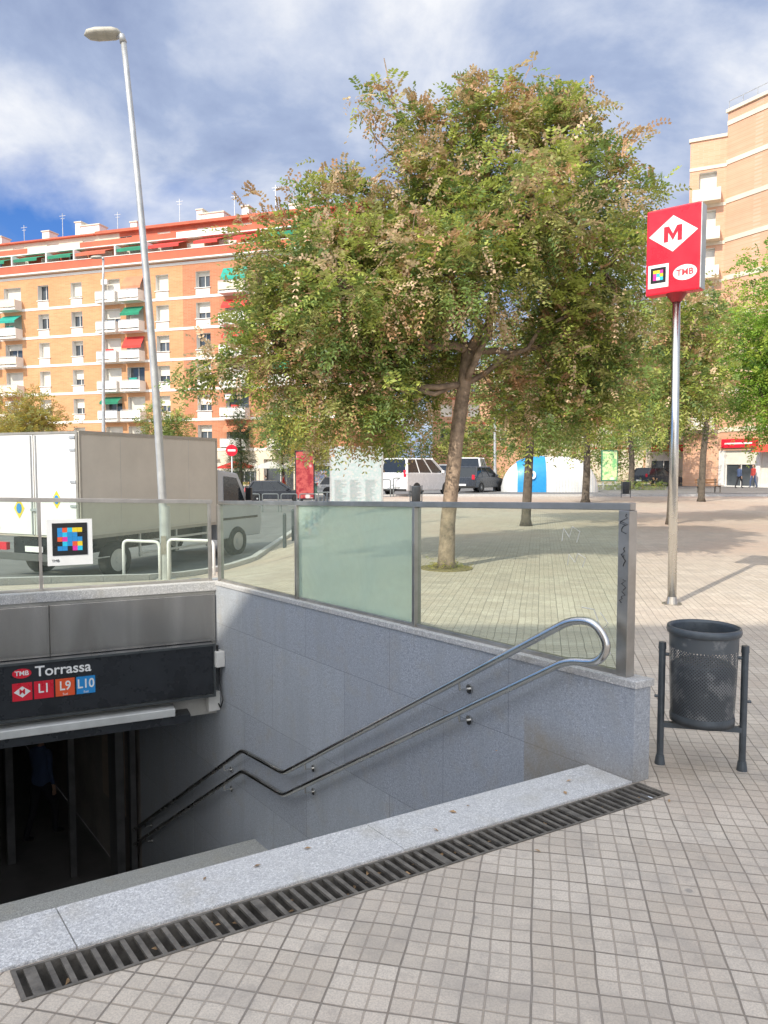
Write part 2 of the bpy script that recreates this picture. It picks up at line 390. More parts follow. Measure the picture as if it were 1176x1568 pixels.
scr([(.1,.84),(.02,.84),(-.09,.62)],GA-.008,.0028); scr([(-.02,.83),(-.07,.78),(-.02,.72)],GA-.008,.0024)
gr.obj('scratched_tags',whited,gb)
gr=G(); rsg=np.random.RandomState(12)
for z in (1.33,1.29,1.16,1.12,1.0,.93):
    s=.017; pts=[]
    for q in range(6): pts.append(WL(GA-.0295,-.17+rsg.uniform(-1.3,1.3)*s,z+.03-q*.011+rsg.uniform(-.3,.3)*s))
    gr.tube(pts,.002,5)
gr.obj('marker_tags',black,gb)

e3=Vector((.91,.4146,0)); n3=Vector((-.4146,.91,0)); Bp=W(.0,4.64)
ang3=math.atan2(e3.y,e3.x)
ent=E('metro_entrance_portal',Bp,ang3)
g=G(); g.box((-6.2,0,-.95),(-.002,.7,.33)); g.obj('beam',concrete,ent)
g=G(); 
for k in range(3):
    x1=-.0-2.05*k; x0=x1-2.045
    g.box((x0,-.03,.335),(x1+ (.1 if k==0 else 0),.26,.425+.01*k))
g.obj('coping',gran_cap,ent,bevel=.004)
m,tt,pp=nt('fascia_stainless'); cof=N(tt,'ShaderNodeTexCoord').outputs['Object']
mpf=N(tt,'ShaderNodeMapping'); mpf.inputs['Scale'].default_value=(1.2,1,.25); tt.links.new(cof,mpf.inputs[0])
ff=noise(tt,mpf.outputs[0],2.2,5,.5,.6); tt.links.new(ramp(tt,ff,[(.3,(.36,.34,.31)),(.6,(.55,.53,.50)),(.75,(.66,.63,.58))]),pp.inputs['Base Color'])
pp.inputs['Metallic'].default_value=.9; pp.inputs['Roughness'].default_value=.27; bump(tt,pp,noise(tt,mpf.outputs[0],1.4,2),.5,.08)
fas=m
g=G(); 
for k in range(4): g.box((-.012-1.55*(k+1)+.006,-.035,-.185),(-.012-1.55*k,-.001,.30))
g.obj('stainless_fascia',fas,ent,bevel=.003)
g=G(); g.box((-6.1,-.16,-.70),(-.05,-.002,-.19)); g.obj('sign_box',darkpanel,ent,bevel=.006)
g=G(); g.box((-6.1,-.175,-.205),(-.04,-.161,-.182)); g.box((-6.1,-.175,-.725),(-.04,-.161,-.702)); g.box((-.062,-.175,-.702),(-.04,-.161,-.205)); g.obj('sign_trim',M('dark_trim',(.10,.11,.115),.35,.6),ent)
g=G(); g.box((-6.1,-.22,-.86),(-.45,-.03,-.78)); g.obj('light_lip',M('grey_lip',(.6,.61,.60),.4,.3,var=.1),ent,bevel=.01)
g=G(); g.box((-6.1,-.20,-.945),(-.3,.0,-.865)); g.obj('soffit',darkpanel,ent)
def EW(x,y,z): return Bp+e3*x+n3*y+Vector((0,0,z))
sg=E('station_name_sign'); ud=Vector((0,0,1)); fy=-.163
text('station_name','Torrassa',.135,white,sg,EW(-1.45,fy,-.285),e3,ud,bold=.002)
shape2d('operator_oval',ell(.08,.045),red,sg,EW(-1.80,fy,-.285),e3,ud)
text('operator_letters','TMB',.06,white,sg,EW(-1.80,fy-.003,-.285),e3,ud,bold=.001)
for x,c,s in [(-1.80,red,''),(-1.62,red,'L1'),(-1.44,orange,'L9'),(-1.26,blue,'L10')]:
    shape2d('line_badge',rect(.165,.165),c,sg,EW(x,fy,-.455),e3,ud)
    if s: text('line_number',s,.12,white,sg,EW(x,fy-.003,-.445),e3,ud,bold=.002,sx=.85)
    else:
        shape2d('metro_diamond',[(-.07,0),(0,-.052),(.07,0),(0,.052)],white,sg,EW(x,fy-.003,-.455),e3,ud)
        text('metro_letter','M',.07,red,sg,EW(x,fy-.006,-.455),e3,ud,bold=.001)
for x in (-1.44,-1.26): text('line_branch','Sud',.03,white,sg,EW(x,fy-.003,-.52),e3,ud)
gl=E('glass_balustrade',Bp,ang3)
ps=[-.03,-1.62,-3.2,-4.78]
gs=G(); gf=G()
def lt(x): return 1.25+.03*(-x)
for i in range(3):
    x0,x1=ps[i+1]+.02,ps[i]-.02
    gs.hexa([(x0,.085,.45),(x1,.085,.45),(x1,.095,.45),(x0,.095,.45),(x0,.085,lt(x0)),(x1,.085,lt(x1)),(x1,.095,lt(x1)),(x0,.095,lt(x0))])
for x in ps: gf.box((x-.014,.06,.426),(x+.014,.12,lt(x)-.031))
gf.hexa([(ps[3],.07,lt(ps[3])-.03),(.0,.07,1.22),(.0,.11,1.22),(ps[3],.11,lt(ps[3])-.03),(ps[3],.07,lt(ps[3])+.01),(.0,.07,1.26),(.0,.11,1.26),(ps[3],.11,lt(ps[3])+.01)])
gf.box((ps[3],.076,.427),(-.02,.104,.448))
gs.obj('glass_pane',glass,gl); gf.obj('steel_frame',steel2,gl,bevel=.003)
qs=E('colour_code_sign'); qc=(-1.36,.075,.88)
shape2d('backing',rect(.40,.44),white,qs,EW(*qc),e3,ud,.004)
shape2d('code_field',rect(.31,.31),black,qs,EW(qc[0],qc[1]-.006,qc[2]+.03),e3,ud)
cols=[cyan,mag,yell,orange,blue]; random.seed(11)
for i in range(5):
    for j in range(5):
        if random.random()<.85: shape2d('cell',rect(.043,.043),random.choice(cols),qs,EW(qc[0]-.088+.044*i,qc[1]-.009,qc[2]+.03-.088+.044*j),e3,ud)
text('caption','TMB',.035,black,qs,EW(qc[0]-.13,qc[1]-.006,qc[2]-.175),e3,ud)

# stairs
stp=E('entrance_stairs',O,0)
prof=[]; b=0; z=0
R=.164; T=.275
prof.append((0,-.006))
for i in range(12):
    z-=R; prof.append((b,z)); b+=(T if i<11 else .80); prof.append((b,z))
for i in range(13):
    z-=R; prof.append((b,z)); b+=(T if i<12 else 14); prof.append((b,z))
FZ=z
g=G(); n=len(prof)
top0=[W(AL,b_,z_)-O for b_,z_ in prof]; top1=[W(-.003,b_,z_)-O for b_,z_ in prof]
g.add(top0+top1,[(i,i+1,n+i+1,n+i) for i in range(n-1)])
g.obj('steps',gran_step,stp)
g=G()
b=0;z=0
for i in range(25):
    z-=R; b+=(T if (i!=11) else .8) 
    if i>=24: break
    p=[W(AL+.05,b-.06,z+.003)-O,W(-.05,b-.06,z+.003)-O,W(-.05,b-.02,z+.003)-O,W(AL+.05,b-.02,z+.003)-O]
    if i!=11: g.add(p,[(0,1,2,3)])
g.obj('nosing_strips',M('nosing',(.12,.12,.12),.8),stp)
kb=E('top_kerb_slabs')
g=G()
aa=[-.004,-1.35,-2.62,-4.0,-5.6,-8]
for a1,a0 in zip(aa,aa[1:]):
    g.hexa([W(a0+.003,-.275,-.16),W(a1,-.275,-.16),W(a1,-.0,-.16),W(a0+.003,-.0,-.16),W(a0+.003,-.275,.012),W(a1,-.275,.012),W(a1,0.0,.012),W(a0+.003,0.0,.012)])
g.obj('slabs',gran_kerb,kb,bevel=.004)
lw=E('stairwell_side_wall')
g=G(); g.hexa([W(AL-.2,-.27,-4.2),W(AL,-.27,-4.2),W(AL,4.6,-4.2),W(AL-.2,4.6,-4.2),W(AL-.2,-.27,.5),W(AL,-.27,.5),W(AL,4.6,.5),W(AL-.2,4.6,.5)])
g.obj('cladding',gran_step,lw)
si=E('station_hall')
dk=M('hall_lining',(.34,.31,.28),.6,var=.3,scale=1.5)
g=G()
def WB(g,a0,a1,b0,b1,z0,z1): g.hexa([W(a0,b0,z0),W(a1,b0,z0),W(a1,b1,z0),W(a0,b1,z0),W(a0,b0,z1),W(a1,b0,z1),W(a1,b1,z1),W(a0,b1,z1)])
WB(g,-7.5,2.2,5.25,22,-.98,-.9); WB(g,-7.5,2.2,20.5,20.7,-4.2,-.9); WB(g,-5.75,-5.602,4.62,20.5,-4.2,-.985); WB(g,.0,.17,7.002,20.5,-4.2,-.985)
g.obj('ceiling_and_walls',dk,si)
g=G(); WB(g,-5.59,-.01,7.45,20.4,FZ+.003,FZ+.012); g.obj('floor',M('hall_floor',(.12,.115,.11),.45,var=.3,scale=2),si)
dfm=M('door_frame_metal',(.20,.20,.20),.35,.6,var=.3,scale=3)
g=G(); WB(g,-.30,-.20,7.02,7.32,-4.094,-.985); WB(g,-.12,-.05,7.02,7.10,-4.094,-.985); WB(g,-.62,-.54,8.0,8.08,-4.08,-.985); WB(g,-1.25,-1.15,8.8,8.9,-4.08,-.985); WB(g,-2.1,-2.02,8.8,8.9,-4.08,-.985); WB(g,-.539,-.01,8.02,8.06,-1.5,-1.4); g.obj('door_frames',dfm,si)
g=G(); WB(g,-.012,-.002,7.6,8.6,-3.2,-1.9); g.obj('notice_board',M('notice',(.5,.42,.35),.6),si)
g=G(); WB(g,AL,0,5.2,5.9,-.89,-.3); g.obj('slab_edge',concrete,si)

hr=E('handrail')
RA=-.085
def rp(b,z,a=RA): return W(a,b,z)
hg=G()
def smooth(pts,r=.09,n=5):
    out=[Vector(pts[0])]
    for p0,p1,p2 in zip(pts,pts[1:],pts[2:]):
        p0,p1,p2=map(Vector,(p0,p1,p2)); a=p1+(p0-p1).normalized()*min(r,(p0-p1).length*.45); c=p1+(p2-p1).normalized()*min(r,(p2-p1).length*.45)
        for k in range(n+1):
            u=k/n; out.append(a*(1-u)**2+p1*2*u*(1-u)+c*u*u)
    out.append(Vector(pts[-1])); return out
U=[(.05,.79),(3.10,-1.06),(3.88,-1.10),(7.05,-3.15)]
dz=-.20
pts=[rp(*U[3]),rp(*U[2]),rp(*U[1]),rp(*U[0]),rp(-.10,.81),rp(-.19,.70),rp(-.13,.60),rp(U[0][0]+.02,U[0][1]+dz-.02),rp(U[1][0],U[1][1]+dz),rp(U[2][0],U[2][1]+dz),rp(U[3][0],U[3][1]+dz),rp(U[3][0]+.1,U[3][1]+dz+.02),rp(U[3][0]+.1,U[3][1]-.05),rp(*U[3])]
hg.tube(smooth(pts,.07),.0215,12)
hg.obj('rail',steel,hr,smooth=True)
bg_=G()
for b in (.9,2.75,4.3,6.6):
    for off in (0,dz):
        if b<3.1: z=U[0][1]+(U[1][1]-U[0][1])*(b-U[0][0])/(U[1][0]-U[0][0])
        else: z=U[2][1]+(U[3][1]-U[2][1])*(b-U[2][0])/(U[3][0]-U[2][0])
        z+=off
        bg_.tube([rp(b,z-.02),rp(b,z-.065,RA+.005),rp(b,z-.07,-.004)],.008,8)
        bg_.tube([rp(b,z-.07,-.012),rp(b,z-.07,-.001)],.03,14)
bg_.obj('brackets',steel,hr,smooth=False)

wd=E('junction_box')
g=G(); WB(g,-.09,-.003,4.42,4.53,-.42,-.26); g.obj('housing',whited,wd,bevel=.008)
g=G(); g.tube([W(-.04,4.47,-.42),W(-.03,4.5,-.6),W(-.04,4.40,-.75),W(-.02,4.5,-.86),W(-.02,4.6,-.8)],.007,6); g.tube([W(-.06,4.47,-.26),W(-.06,4.47,-.20)],.012,8); g.obj('cable',black,wd)
g=G(); WB(g,-.12,-.003,4.55,4.62,-.9,-.7); g.obj('lower_bracket',whited,wd,bevel=.006)

gt_=E('drain_grate')
g=G(); a0,a1,b0,b1=-2.82,.03,-.455,-.285
WB(g,a0,a1,b0,b1,-.14,-.12); g.obj('channel',pit,gt_)
g=G()
WB(g,a0,a1,b0,b0+.010,-.1,.004); WB(g,a0,a1,b1-.010,b1,-.1,.004); WB(g,a0,a0+.014,b0+.010,b1-.010,-.04,.004); WB(g,a1-.014,a1,b0+.010,b1-.010,-.04,.004)
k=a0+.035
i=0
while k<a1-.03:
    wdt=.017 if i%16 else .034
    WB(g,k,k+wdt,b0+.010,b1-.010,-.008,.002); k+=wdt+.029; i+=1
g.obj('bars',iron,gt_)
lg=np.random.RandomState(5); g=G(); 
for i in range(95):
    if i<70: p=W(lg.uniform(-2.7,0),lg.uniform(-.44,-.30),-.06+lg.uniform(0,.05))
    elif i<78: p=W(lg.uniform(-2.6,.5),lg.uniform(-.25,-.05),.016)
    else: p=Vector((lg.uniform(.4,3.4),lg.uniform(2.6,6.5),.006))
    a=lg.uniform(0,6.3); l=lg.uniform(.008,.020); d=Vector((math.cos(a),math.sin(a),lg.uniform(-.1,.3))); s_=Vector((-d.y,d.x,lg.uniform(-.2,.3)))
    g.add([p-d*l,p+s_*l*.45+Vector((0,0,.003)),p+d*l,p-s_*l*.45+Vector((0,0,.003))],[(0,1,2,3)])
g.obj('fallen_leaves',M('dry_leaf',(.36,.23,.12),.8,var=.5,scale=9))

# ------------------------------------------------------------ litter bin
bn=E('litter_bin',(1.69,3.86,0),math.atan2(-.09,.405))
def lathe(g,prof,n=40,ax=0,ay=0):
    vs=[];fs=[]
    for r,z in prof:
        for k in range(n):
            a=2*math.pi*k/n; vs.append((ax+r*math.cos(a),ay+r*math.sin(a),z))
    for i in range(len(prof)-1):
        for k in range(n): fs.append((i*n+k,i*n+(k+1)%n,(i+1)*n+(k+1)%n,(i+1)*n+k))
    g.add(vs,fs)
m,tt,pp=nt('perforated_sheet'); co=N(tt,'ShaderNodeTexCoord').outputs['Object']
sx=N(tt,'ShaderNodeSeparateXYZ'); tt.links.new(co,sx.inputs[0])
an=mth(tt,'ARCTAN2',sx.outputs[1],sx.outputs[0]); cb=N(tt,'ShaderNodeCombineXYZ')
tt.links.new(mth(tt,'MULTIPLY',an,.17),cb.inputs[0]); tt.links.new(sx.outputs[2],cb.inputs[1])
mp=N(tt,'ShaderNodeMapping'); mp.inputs['Rotation'].default_value=(0,0,.785); tt.links.new(cb.outputs[0],mp.inputs[0])
vv=N(tt,'ShaderNodeTexVoronoi'); vv.inputs['Scale'].default_value=80; vv.inputs['Randomness'].default_value=0; tt.links.new(mp.outputs[0],vv.inputs['Vector'])
hole=mth(tt,'LESS_THAN',vv.outputs['Distance'],.34)
inz=mth(tt,'MULTIPLY',mth(tt,'GREATER_THAN',sx.outputs[2],.30),mth(tt,'LESS_THAN',sx.outputs[2],.65))
cl=mix(tt,ramp(tt,noise(tt,co,7,5,.6),[(.53,0.),(.60,.6)]),(.105,.12,.135),(.30,.31,.32))
tt.links.new(cl,pp.inputs['Base Color']); pp.inputs['Metallic'].default_value=.3; pp.inputs['Roughness'].default_value=.42
tr=N(tt,'ShaderNodeBsdfTransparent'); ms=N(tt,'ShaderNodeMixShader'); tt.links.new(mth(tt,'MULTIPLY',hole,inz),ms.inputs[0]); tt.links.new(pp.outputs[0],ms.inputs[1]); tt.links.new(tr.outputs[0],ms.inputs[2]); tt.links.new(ms.outputs[0],tt.nodes['Material Output'].inputs[0])
g=G(); lathe(g,[(.155,.26),(.158,.30),(.165,.48),(.170,.65),(.172,.73)]); g.obj('perforated_drum',m,bn,smooth=True)
g=G(); lathe(g,[(.001,.262),(.153,.262),(.160,.252),(.162,.28),(.158,.30)]); lathe(g,[(.172,.72),(.182,.725),(.186,.74),(.182,.76),(.172,.763),(.166,.745),(.168,.69)])
g.obj('rim_and_base',binm,bn,smooth=True)
g=G(); lathe(g,[(.149,.275),(.155,.45),(.160,.55),(.13,.57),(.04,.55),(.001,.56)]); lathe(g,[(.001,.275),(.149,.275)]); g.obj('bin_contents',M('bin_liner',(.045,.045,.05),.35,var=.5,scale=14,bmp=.8,bscale=18),bn,smooth=True)
g=G()
for sx_ in (-1,1):
    x=sx_*.205
    g.tube([(x,0,0),(x,0,.63)],.018,14); g.tube([(x,0,.63),(x,0,.665)],[.021,.019],14)
    g.tube([(x,0,0),(x,0,.05)],[.028,.021],14)
    g.tube([(x,0,.60),(sx_*.17,0,.60)],.009,8)
    g.tube([(x+sx_*.015,0,.37),(x+sx_*.035,0,.37)],.008,8)
g.box((-.195,-.016,.205),(.195,.016,.232)); g.tube([(0,0,.21),(0,0,.26)],.03,10)
g.obj('stand',binm,bn,smooth=False)

# ------------------------------------------------------------ metro totem
mt=E('metro_totem_sign')
pb=Vector((3.36,8.55,0)); sd=Vector((.775,-.632,0)).normalized(); sn=Vector((-.632,-.775,0)).normalized()
tube('pole',[pb,pb+Vector((-.03,0,3.7))],[.05,.046],steel,mt,16)
g=G(); g.tube([pb,pb+Vector((0,0,.012))],.11,20); g.tube([pb,pb+Vector((0,0,.09))],[.07,.052],18); g.obj('base_plate',steel2,mt)
sc0=pb+Vector((-.06,0,0))
def SB(x,y,z): return sc0+sd*x+sn*y+Vector((0,0,z))
hw=.30; g=G()
g.hexa([SB(-hw,-.075,3.56),SB(hw,-.075,3.56),SB(hw,.075,3.56),SB(-hw,.075,3.56),SB(-hw,-.075,4.52),SB(hw,-.075,4.52),SB(hw,.075,4.52),SB(-hw,.075,4.52)])
g.obj('lightbox',red,mt,bevel=.02)
g=G(); g.tube([sc0+Vector((.03,0,3.47)),sc0+Vector((.03,0,3.565))],[.05,.12],16); g.obj('collar',M('dark_red',(.25,.01,.015),.4),mt)
g=G(); g.hexa([SB(hw+.002,-.08,3.58),SB(hw+.012,-.08,3.58),SB(hw+.012,.08,3.58),SB(hw+.002,.08,3.58),SB(hw+.002,-.08,4.50),SB(hw+.012,-.08,4.50),SB(hw+.012,.08,4.50),SB(hw+.002,.08,4.50)]); g.obj('side_trim',galv,mt)
pink=M('faded_red',(.72,.07,.09),.35,var=.05)
shape2d('diamond',[(-.27,0),(0,-.20),(.27,0),(0,.20)],white,mt,SB(.0,.077,4.22),sd,ud)
mv=[(-.10,-.085),(-.10,.085),(-.045,.085),(0,.0),(.045,.085),(.10,.085),(.10,-.085),(.052,-.085),(.052,.02),(.0,-.075),(-.052,.02),(-.052,-.085)]
shape2d('metro_letter',mv,red,mt,SB(.0,.081,4.22),sd,ud)
shape2d('code_card',rect(.23,.26),white,mt,SB(-.155,.077,3.77),sd,ud)
shape2d('code_black',rect(.17,.17),black,mt,SB(-.155,.081,3.78),sd,ud)
random.seed(5)
for i in range(3):
    for j in range(3): shape2d('cell',rect(.036,.036),random.choice([yell,cyan,mag,white]),mt,SB(-.155-.038+.038*i,.084,3.78-.038+.038*j),sd,ud)
shape2d('operator_oval',ell(.13,.085),white,mt,SB(.14,.077,3.77),sd,ud)
text('operator_letters','TMB',.095,pink,mt,SB(.14,.081,3.77),sd,ud,bold=.002)

# ------------------------------------------------------------ street lamp
def H(u,v,Y): return Vector(((u-588)/1132*Y,Y,1.6+(715-v)/1132*Y))
lamph=M('lamp_housing',(.42,.40,.34),.5,var=.2)
def lamp(name,base,top_off,h,r0,r1):
    e=E(name,base)
    pts=[];rs=[]
    for k in range(15):
        f=k/14; pts.append((top_off*(f**1.5),0,h*f)); rs.append(r0+(r1-r0)*f)
    tube('pole',pts,rs,galv,e,14)
    g=G(); g.tube([(0,0,0),(0,0,.02)],r0*2.2,18); g.tube([(0,0,0),(0,0,1.4)],[r0*1.25,r0*1.2],16); g.obj('base',galv,e)
    g=G(); g.box((-.05,-r0*1.25-.006,.5),(.05,-r0*1.2,.85)); g.obj('service_door',steel2,e)
    x,_,z=pts[-1]
    g=G(); g.tube([(x,0,z-.05),(x-.03,0,z+.06),(x-.12,0,z+.09)],[r1*1.3,r1*1.3,r1],10); g.obj('arm',galv,e,smooth=True)
    vs=G(); n=14
    prof=[(0,.03),(.05,.12),(.15,.16),(.45,.17),(.60,.13),(.68,.02)]
    for (px,wdt) in prof:
        for k in range(n):
            a=2*math.pi*k/n; zc=math.sin(a)*wdt*.6; vs.v.append((x-.03-px,math.cos(a)*wdt,z+.11-px*.04+(zc if zc>0 else zc*.8)))
    for i in range(len(prof)-1):
        for k in range(n): vs.f.append((i*n+k,i*n+(k+1)%n,(i+1)*n+(k+1)%n,(i+1)*n+k))
    vs.obj('luminaire',lamph,e,smooth=True)
    return e
lz=TZ(-4.16,14)
lamp('street_lamp',(-4.16,14,lz),-.60,9.38-lz,.085,.05)
lamp('street_lamp',(-15.9,42,TZ(-15.9,42)),.25,14,.12,.06)
lamp('street_lamp',(7.2,48,.02),-.2,12,.1,.05)

hp=E('hoop_railing')
g=G()
for (u0,u1,Y) in [(187,240,13.8),(256,324,13.6)]:
    x0=(u0-588)/1132*Y; x1=(u1-588)/1132*Y; z0=TZ(x0,Y)
    g.tube(smooth([(x0,Y,z0-.02),(x0,Y,z0+.76),(x1,Y+.1,z0+.72),(x1,Y+.1,z0-.02)],.1),.028,10)
g.obj('hoops',white,hp,smooth=True)

# ------------------------------------------------------------ truck
tang=math.atan2(.917,.40)
tz=TZ(-5,17)
tk=E('box_truck',(-6.17,15.0,tz),tang)
H0=.95; H1=3.15
box('cargo_box',(0,0,H0),(4.6,2.5,H1),beige,tk,.015)
whb=M('truck_white',(.80,.80,.79),.45,var=.04,scale=2)
g=G(); g.box((-.02,.06,H0+.05),(-.003,1.235,H1-.06)); g.box((-.02,1.265,H0+.05),(-.003,2.44,H1-.06)); g.obj('rear_doors',whb,tk,bevel=.006)
g=G()
for y in (.02,2.42): g.box((-.03,y,H0-.02),(-.021,y+.06,H1))
g.box((-.03,.08,H1-.05),(-.021,2.42,H1)); 
g.box((-.0,-.012,H1-.06),(4.6,-.001,H1+.01)); g.box((0,-.012,H0-.02),(4.6,-.001,H0+.05)); g.box((0,-.014,H0+.05),(.05,-.001,H1-.06)); g.box((4.55,-.014,H0+.05),(4.6,-.001,H1-.06))
g.obj('edge_rails',M('aluminium_edge',(.36,.34,.30),.5,.4),tk)
g=G()
for k in range(1,60):
    g.tube([(k*.077,-.004,H0+.08),(k*.077,-.004,H0+.10)],.005,5); g.tube([(k*.077,-.004,H1-.09),(k*.077,-.004,H1-.07)],.005,5)
for k in range(1,4): g.box((k*1.15,-.003,H0+.05),(k*1.15+.006,.0-.0005,H1-.06))
g.obj('rivets_and_seams',galv,tk)
g=G()
for z in (1.1,1.6,2.1,2.75,3.0):
    for y in (.07,2.30): g.box((-.045,y,z),(-.0305,y+.16,z+.05))
for y in (1.17,1.31): g.tube([(-.04,y,H0+.06),(-.04,y,H1-.07)],.014,8)
g.box((-.06,1.15,1.5),(-.031,1.34,1.55)); g.obj('hinges_and_lock_bars',galv,tk)
box('bumper',(-.1,.05,.45),(-.02,2.45,.6),M('bumper_dark',(.10,.10,.10),.5),tk,.01)
box('chassis',(-.015,.6,.55),(6.0,1.9,.93),black,tk)
g=G(); g.box((.3,.02,.5),(.8,.06,.52)); g.box((1.7,.02,.45),(4.3,.05,.5)); g.box((1.7,.02,.72),(4.3,.05,.77))
for x in (1.75,3.0,4.2): g.box((x,.05,.4),(x+.05,.09,.93))
g.obj('side_guard',galv,tk)
g=G(); g.box((-.12,.12,.66),(-.03,.5,.82)); g.box((-.12,2.0,.66),(-.03,2.4,.82)); g.obj('tail_lights',red,tk)
box('number_plate',(-.08,1.0,.64),(-.06,1.5,.76),white,tk)
bpy.context.view_layer.update()
def TL(x,y,z): return tk.matrix_world@Vector((x,y,z))
rx=Vector((.917,-.40,0))
for (y,z,s) in [(1.7,1.55,.22),(.62,1.75,.19)]:
    for o1 in (shape2d('logo_diamond',[(-s*.7,0),(0,-s),(s*.7,0),(0,s)],yell,None,TL(-.024,y,z),rx,ud),shape2d('logo_mark',ell(s*.35,s*.5,12),blue,None,TL(-.03,y,z),rx,ud)):
        o1.parent=tk; o1.matrix_parent_inverse=tk.matrix_world.inverted()
def wheel(parent,x,y,r,wd,name='wheel'):
    g=G(); n=28
    prof=[(r*.62,-wd/2),(r*.93,-wd/2),(r,-wd*.32),(r,wd*.32),(r*.93,wd/2),(r*.62,wd/2)]
    vs=[];fs=[]
    for rr,yy in prof:
        for k in range(n):
            a=2*math.pi*k/n; vs.append((x+rr*math.cos(a),y+yy,r+rr*math.sin(a)))
    for i in range(len(prof)-1):
        for k in range(n): fs.append((i*n+k,i*n+(k+1)%n,(i+1)*n+(k+1)%n,(i+1)*n+k))
    g.add(vs,fs); g.obj(name,rubber,parent,smooth=True)
    g=G(); g.tube([(x,y-wd*.42,r),(x,y+wd*.42,r)],r*.63,20); g.tube([(x,y-wd*.48,r),(x,y+wd*.48,r)],r*.18,12)
    g.obj(name+'_rim',galv,parent)
for x in (1.1,5.6):
    wheel(tk,x,.17,.40,.24); wheel(tk,x,2.33,.40,.24)
cabm=M('cab_white',(.40,.42,.44),.4,var=.05)
prism('cab',[(4.72,.5),(6.75,.5),(6.85,.9),(6.75,1.3),(6.2,1.45),(5.65,2.25),(4.72,2.35)],.1,2.4,cabm,tk,.04)
g=G(); g.add([(5.0,.085,1.42),(6.0,.085,1.42),(5.58,.085,2.12),(5.0,.085,2.18)],[(0,1,2,3)]); g.add([(6.17,.25,1.52),(6.17,2.25,1.52),(5.72,2.2,2.2),(5.72,.3,2.2)],[(0,1,2,3)]); g.obj('cab_windows',carglass,tk)
box('wing_mirror',(5.95,-.12,1.5),(6.05,.06,1.85),black,tk,.02)
g=G(); g.box((4.73,.088,1.0),(6.6,.098,1.06)); g.obj('door_trim',black,tk)

# ------------------------------------------------------------ cars
def car(name,loc_,head,L,Wd,Hh,paint,kind='mpv'):
    e=E(name,loc_,head); h=L/2
    if kind=='mpv':
        low=[(-h,.30),(-h,.62*Hh),(h*.45,.60*Hh),(h*.93,.46*Hh),(h,.40*Hh),(h,.26)]; c0,c1,r0,r1=-h+.03,h*.58,-h+.22,h*.12
    else:
        low=[(-h,.30),(-h+.03,.60*Hh),(h*.35,.60*Hh),(h*.90,.50*Hh),(h,.42*Hh),(h,.26)]; c0,c1,r0,r1=-h+.12,h*.42,-h+.55,h*.02
    prism('body',low,-Wd/2,Wd/2,paint,e,.05)
    zb=.585*Hh; zt=Hh-.05; a=Wd/2-.05; b_=Wd/2-.2
    base=[(c0,-a,zb),(c1,-a,zb),(c1,a,zb),(c0,a,zb)]; top=[(r0,-b_,zt),(r1,-b_,zt),(r1,b_,zt),(r0,b_,zt)]
    g=G(); g.hexa(base+top); g.obj('windows',carglass,e,bevel=.02)
    g=G(); g.hexa([(r0-.04,-b_-.02,zt-.02),(r1+.06,-b_-.02,zt-.02),(r1+.06,b_+.02,zt-.02),(r0-.04,b_+.02,zt-.02),(r0+.05,-b_+.06,Hh),(r1-.05,-b_+.06,Hh),(r1-.05,b_-.06,Hh),(r0+.05,b_-.06,Hh)]); g.obj('roof',paint,e,bevel=.015)
    g=G()
    for p,q in zip(base,top): g.tube([p,q],[.08,.07],6)
    for s in (-1,1):
        for f in (.33,.66): g.tube([(c0+(c1-c0)*f,s*(a+.0),zb),(r0+(r1-r0)*f,s*(b_+.0),zt)],.035,6)
    g.obj('pillars',paint,e)
    for s in (-1,1):
        for x in (-h*.62,h*.62):
            g=G(); g.tube([(x,s*(Wd/2-.1),.34),(x,s*(Wd/2+.006),.34)],.39,24); g.obj('wheel_arch',black,e); wheel(e,x,s*(Wd/2-.09),.32,.21)
    g=G(); g.box((-h-.012,-Wd/2+.06,.62*Hh*.82),(-h+.03,-Wd/2+.24,.62*Hh*1.1)); g.box((-h-.012,Wd/2-.24,.62*Hh*.82),(-h+.03,Wd/2-.06,.62*Hh*1.1)); g.obj('tail_lights',red,e)
    g=G(); g.box((h*.93,-Wd/2+.08,.42*Hh),(h+.01,-Wd/2+.4,.47*Hh)); g.box((h*.93,Wd/2-.4,.42*Hh),(h+.01,Wd/2-.08,.47*Hh)); g.obj('headlights',whited,e)
    g=G(); g.box((-h-.02,-.26,.42),(-h-.003,.26,.53)); g.obj('number_plate',white,e)
    g=G(); g.box((-h-.03,-Wd/2+.05,.27),(-h-.0,Wd/2-.05,.40)); g.box((h-.0,-Wd/2+.05,.25),(h+.03,Wd/2-.05,.38)); g.obj('bumper_lower',rubber,e)
    for s in (-1,1): box('door_mirror',(c1-.35,s*(Wd/2)-.02 if s>0 else -Wd/2-.16,zb+.02),(c1-.2,s*(Wd/2)+.16 if s>0 else -Wd/2+.02,zb+.17),paint,e,.02)
    return e
carw=M('car_white',(.72,.72,.73),.25,var=.02); card=M('car_dark',(.04,.045,.055),.25,var=.05); cars_=M('car_silver',(.4,.41,.42),.3,.4,var=.04)
def cz(x,y): return TZ(x,y)+.021
car('parked_van',(1.9,41.6,cz(1.9,41.6)),math.radians(52),4.6,1.9,2.05,carw,'mpv')
car('parked_car',(6.0,47,0.021),math.radians(55),4.2,1.8,1.6,card,'hatch')
car('parked_car',(5.0,56,0.021),math.radians(80),4.4,1.8,1.75,cars_,'mpv')
car('parked_car',(-7.2,50,cz(-7.2,50)),math.radians(8),4.3,1.8,1.5,card,'hatch')
car('parked_car',(-3.0,57,cz(-3,57)),math.radians(5),4.3,1.8,1.5,cars_,'hatch')
car('parked_car',(-12.6,52,cz(-12.6,52)),math.radians(5),4.3,1.8,1.5,cars_,'hatch')
car('parked_car',(22.5,61,.021),math.radians(30),4.3,1.8,1.5,card,'hatch')
